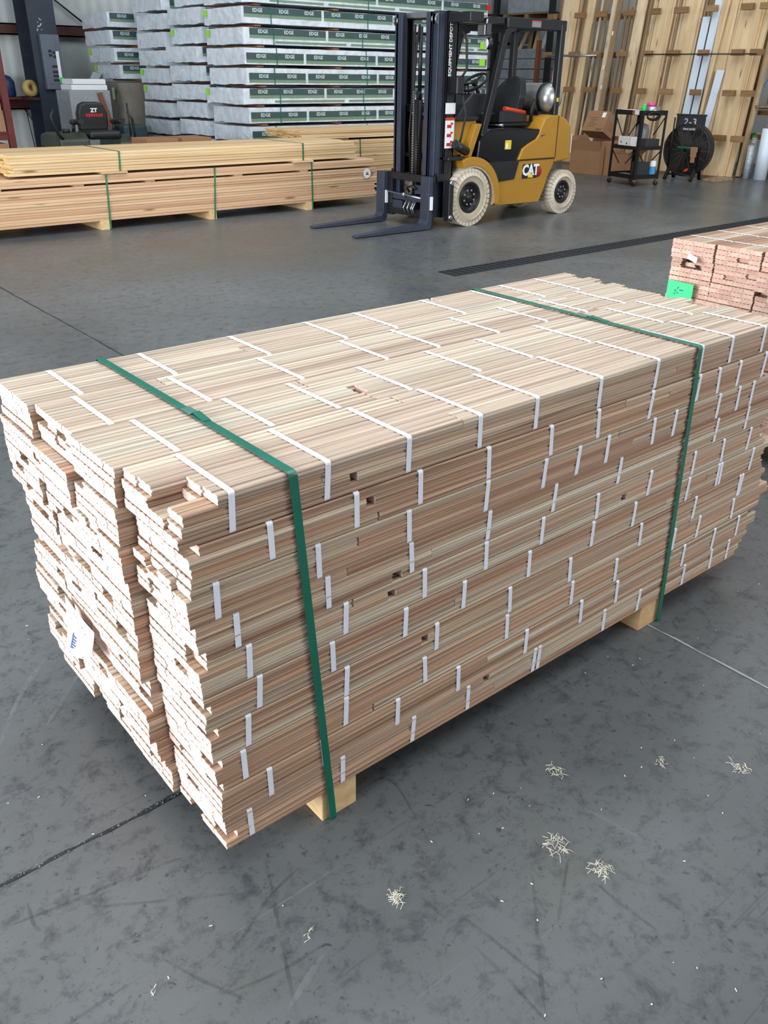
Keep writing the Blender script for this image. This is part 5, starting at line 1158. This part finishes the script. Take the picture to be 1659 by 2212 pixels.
for c in range(1):
    for k in range(9):
        z = 0.30 + k * 0.185
        o = MB().box(14.50 + U(-0.01, 0.01), 15.6, 12.92 + U(-0.01, 0.01), 13.98 + U(-0.01, 0.01), z, z + 0.178).build('wrapped_board_bundle', 'wrapgrey', None, (15.0, 13.4, z), 0.014)
        tag(o, 'grey film-wrapped board layer beside the orange upright, %s' % (['bottom', 'second from the bottom', 'third from the bottom', 'fourth from the bottom', 'middle', 'fourth from the top', 'third from the top', 'second from the top', 'topmost'][k]), 'wrapped lumber', 'film-wrapped layers behind the forklift')
o = MB().box(14.5, 15.6, 12.95, 13.95, 0, 0.298).build('wood_crate', 'trimdull', None, (15, 13.4, 0), 0.01); tag(o, 'low wood crate under the grey film-wrapped layers', 'crate')
for i, (y, dy, mt) in enumerate(((13.85, 0.0, 'trimwood'), (13.62, -0.22, 'trimwood'), (13.36, -0.05, 'trimdull'), (13.22, -0.10, 'trimwood'), (13.02, -0.16, 'trimwhite'))):
    lean('offcut plank standing on the grey wrapped layers, %s' % ['nearest the white stacks', 'steeply tilted one', 'dull upright one', 'second from the orange upright', 'white one next to the upright'][i], y - 0.045, y + 0.045, 1.965, 2.355, 14.75, 0.02, mt, 'offcuts on the wrapped layers', 0.02, dy, 'offcut_plank')
for k in range(5):
    o = MB().box(11.7, 12.9, 13.0, 14.1, 0.12 + 0.6 * k, 0.68 + 0.6 * k) if False else None
for k in range(6):
    z = 0.1 + 0.5 * k
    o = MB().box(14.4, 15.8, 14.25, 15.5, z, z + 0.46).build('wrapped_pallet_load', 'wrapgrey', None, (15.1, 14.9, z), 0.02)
    tag(o, 'dim grey wrapped load in the tall pile beside the storage rack, %s' % ['at floor level', 'second up', 'third up', 'fourth up', 'fifth up', 'topmost'][k], 'wrapped load', 'dim wrapped loads behind the white stacks')
    for x in (14.6, 15.4):
        o = MB().box(x, x + 0.1, 14.27, 15.48, z - 0.0398 if k else 0.0, z - 0.0005).build('wood_spacer', 'spacer', None, (x, 14.9, z - 0.04)); tag(o, 'wood spacer under the dim grey wrapped loads', 'spacer', 'spacers of the dim wrapped loads')
rt = MB().obox((11.14, 10.985, 2.42), (1, 0.1, 0), (0, 0, 1), (0, 1, 0), 0.06, 0.035, 0.002).build('red_flag', 'red', None, (11.14, 10.985, 2.42)); tag(rt, 'red paper flag at the top of the stack nearest the forklift', 'flag')
for z in (1.84, 1.60):
    o = MB().box(11.00, 11.13, 10.986, 10.989, z, z + 0.10).build('paper_tag', 'limetag', None, (11.06, 10.987, z)); tag(o, 'lime paper tag at the far end of the nearest white stack, %s' % ('upper one' if z > 1.7 else 'lower one'), 'tag')

# ------------------------------------------------------------------ shavings on the floor
def shavings(label, x, y, r, n, ln=0.03):
    m = MB()
    for i in range(n):
        a = U(0, 6.283); d = r * math.sqrt(U(0, 1)); p = Vector((x + math.cos(a) * d, y + math.sin(a) * d, 0.0012)); b = U(0, 6.283); L = U(0.3, 1) * ln
        c = p + Vector((math.cos(b), math.sin(b), 0)) * L / 2 + Vector((U(-0.004, 0.004), U(-0.004, 0.004), U(0.0, 0.008))); e = p + Vector((math.cos(b + U(-0.6, 0.6)), math.sin(b), 0)) * L
        m.tube([p, c, e], 0.00045, 4)
    o = m.build('wood_shavings', 'shav', None, (x, y, 0)); tag(o, label, 'wood shavings', None); o['kind'] = 'stuff'
SH = [(1.083, 0.727, 0.026, 40, 0.028, 'loose tangle of pale wood shavings, largest on the open floor'), (1.101, 0.623, 0.016, 60, 0.02, 'dense small tuft of pale shavings beyond the large tangle'), (0.738, 0.835, 0.014, 55, 0.018, 'dense tuft of pale shavings near the camera'),
      (1.241, 0.861, 0.016, 26, 0.02, 'thin tuft of shavings near the long side of the stack'), (1.589, 0.60, 0.02, 30, 0.02, 'far tuft of shavings by the pale floor joint'), (1.458, 0.724, 0.012, 18, 0.014, 'tiny tuft of shavings short of the pale floor joint'), (0.558, 0.878, 0.007, 6, 0.016, 'few shavings on the scuffed floor near the camera'), (0.279, 0.956, 0.006, 3, 0.014, 'single curl of shaving at the near edge of the floor')]
for x, y, r, n, ln, lb in SH: shavings(lb, x, y, r, n, ln)
m = MB()
for i in range(150):
    x, y = U(0.2, 2.4), U(0.1, 1.1) if random.random() < 0.7 else U(1.3, 2.4)
    if OX - 0.2 < x < OX + 1.7 and OY < y < OY + 0.8: continue
    m.obox((x, y, 0.0014), (math.cos(i), math.sin(i), 0), (-math.sin(i), math.cos(i), 0), (0, 0, 1), U(0.0006, 0.0032), U(0.0005, 0.0012), 0.0006)
o = m.build('sawdust_crumbs', 'shav', None, (1, 0.7, 0)); tag(o, 'tiny pale wood crumbs scattered over the floor around the near stack', 'sawdust'); o['kind'] = 'stuff'
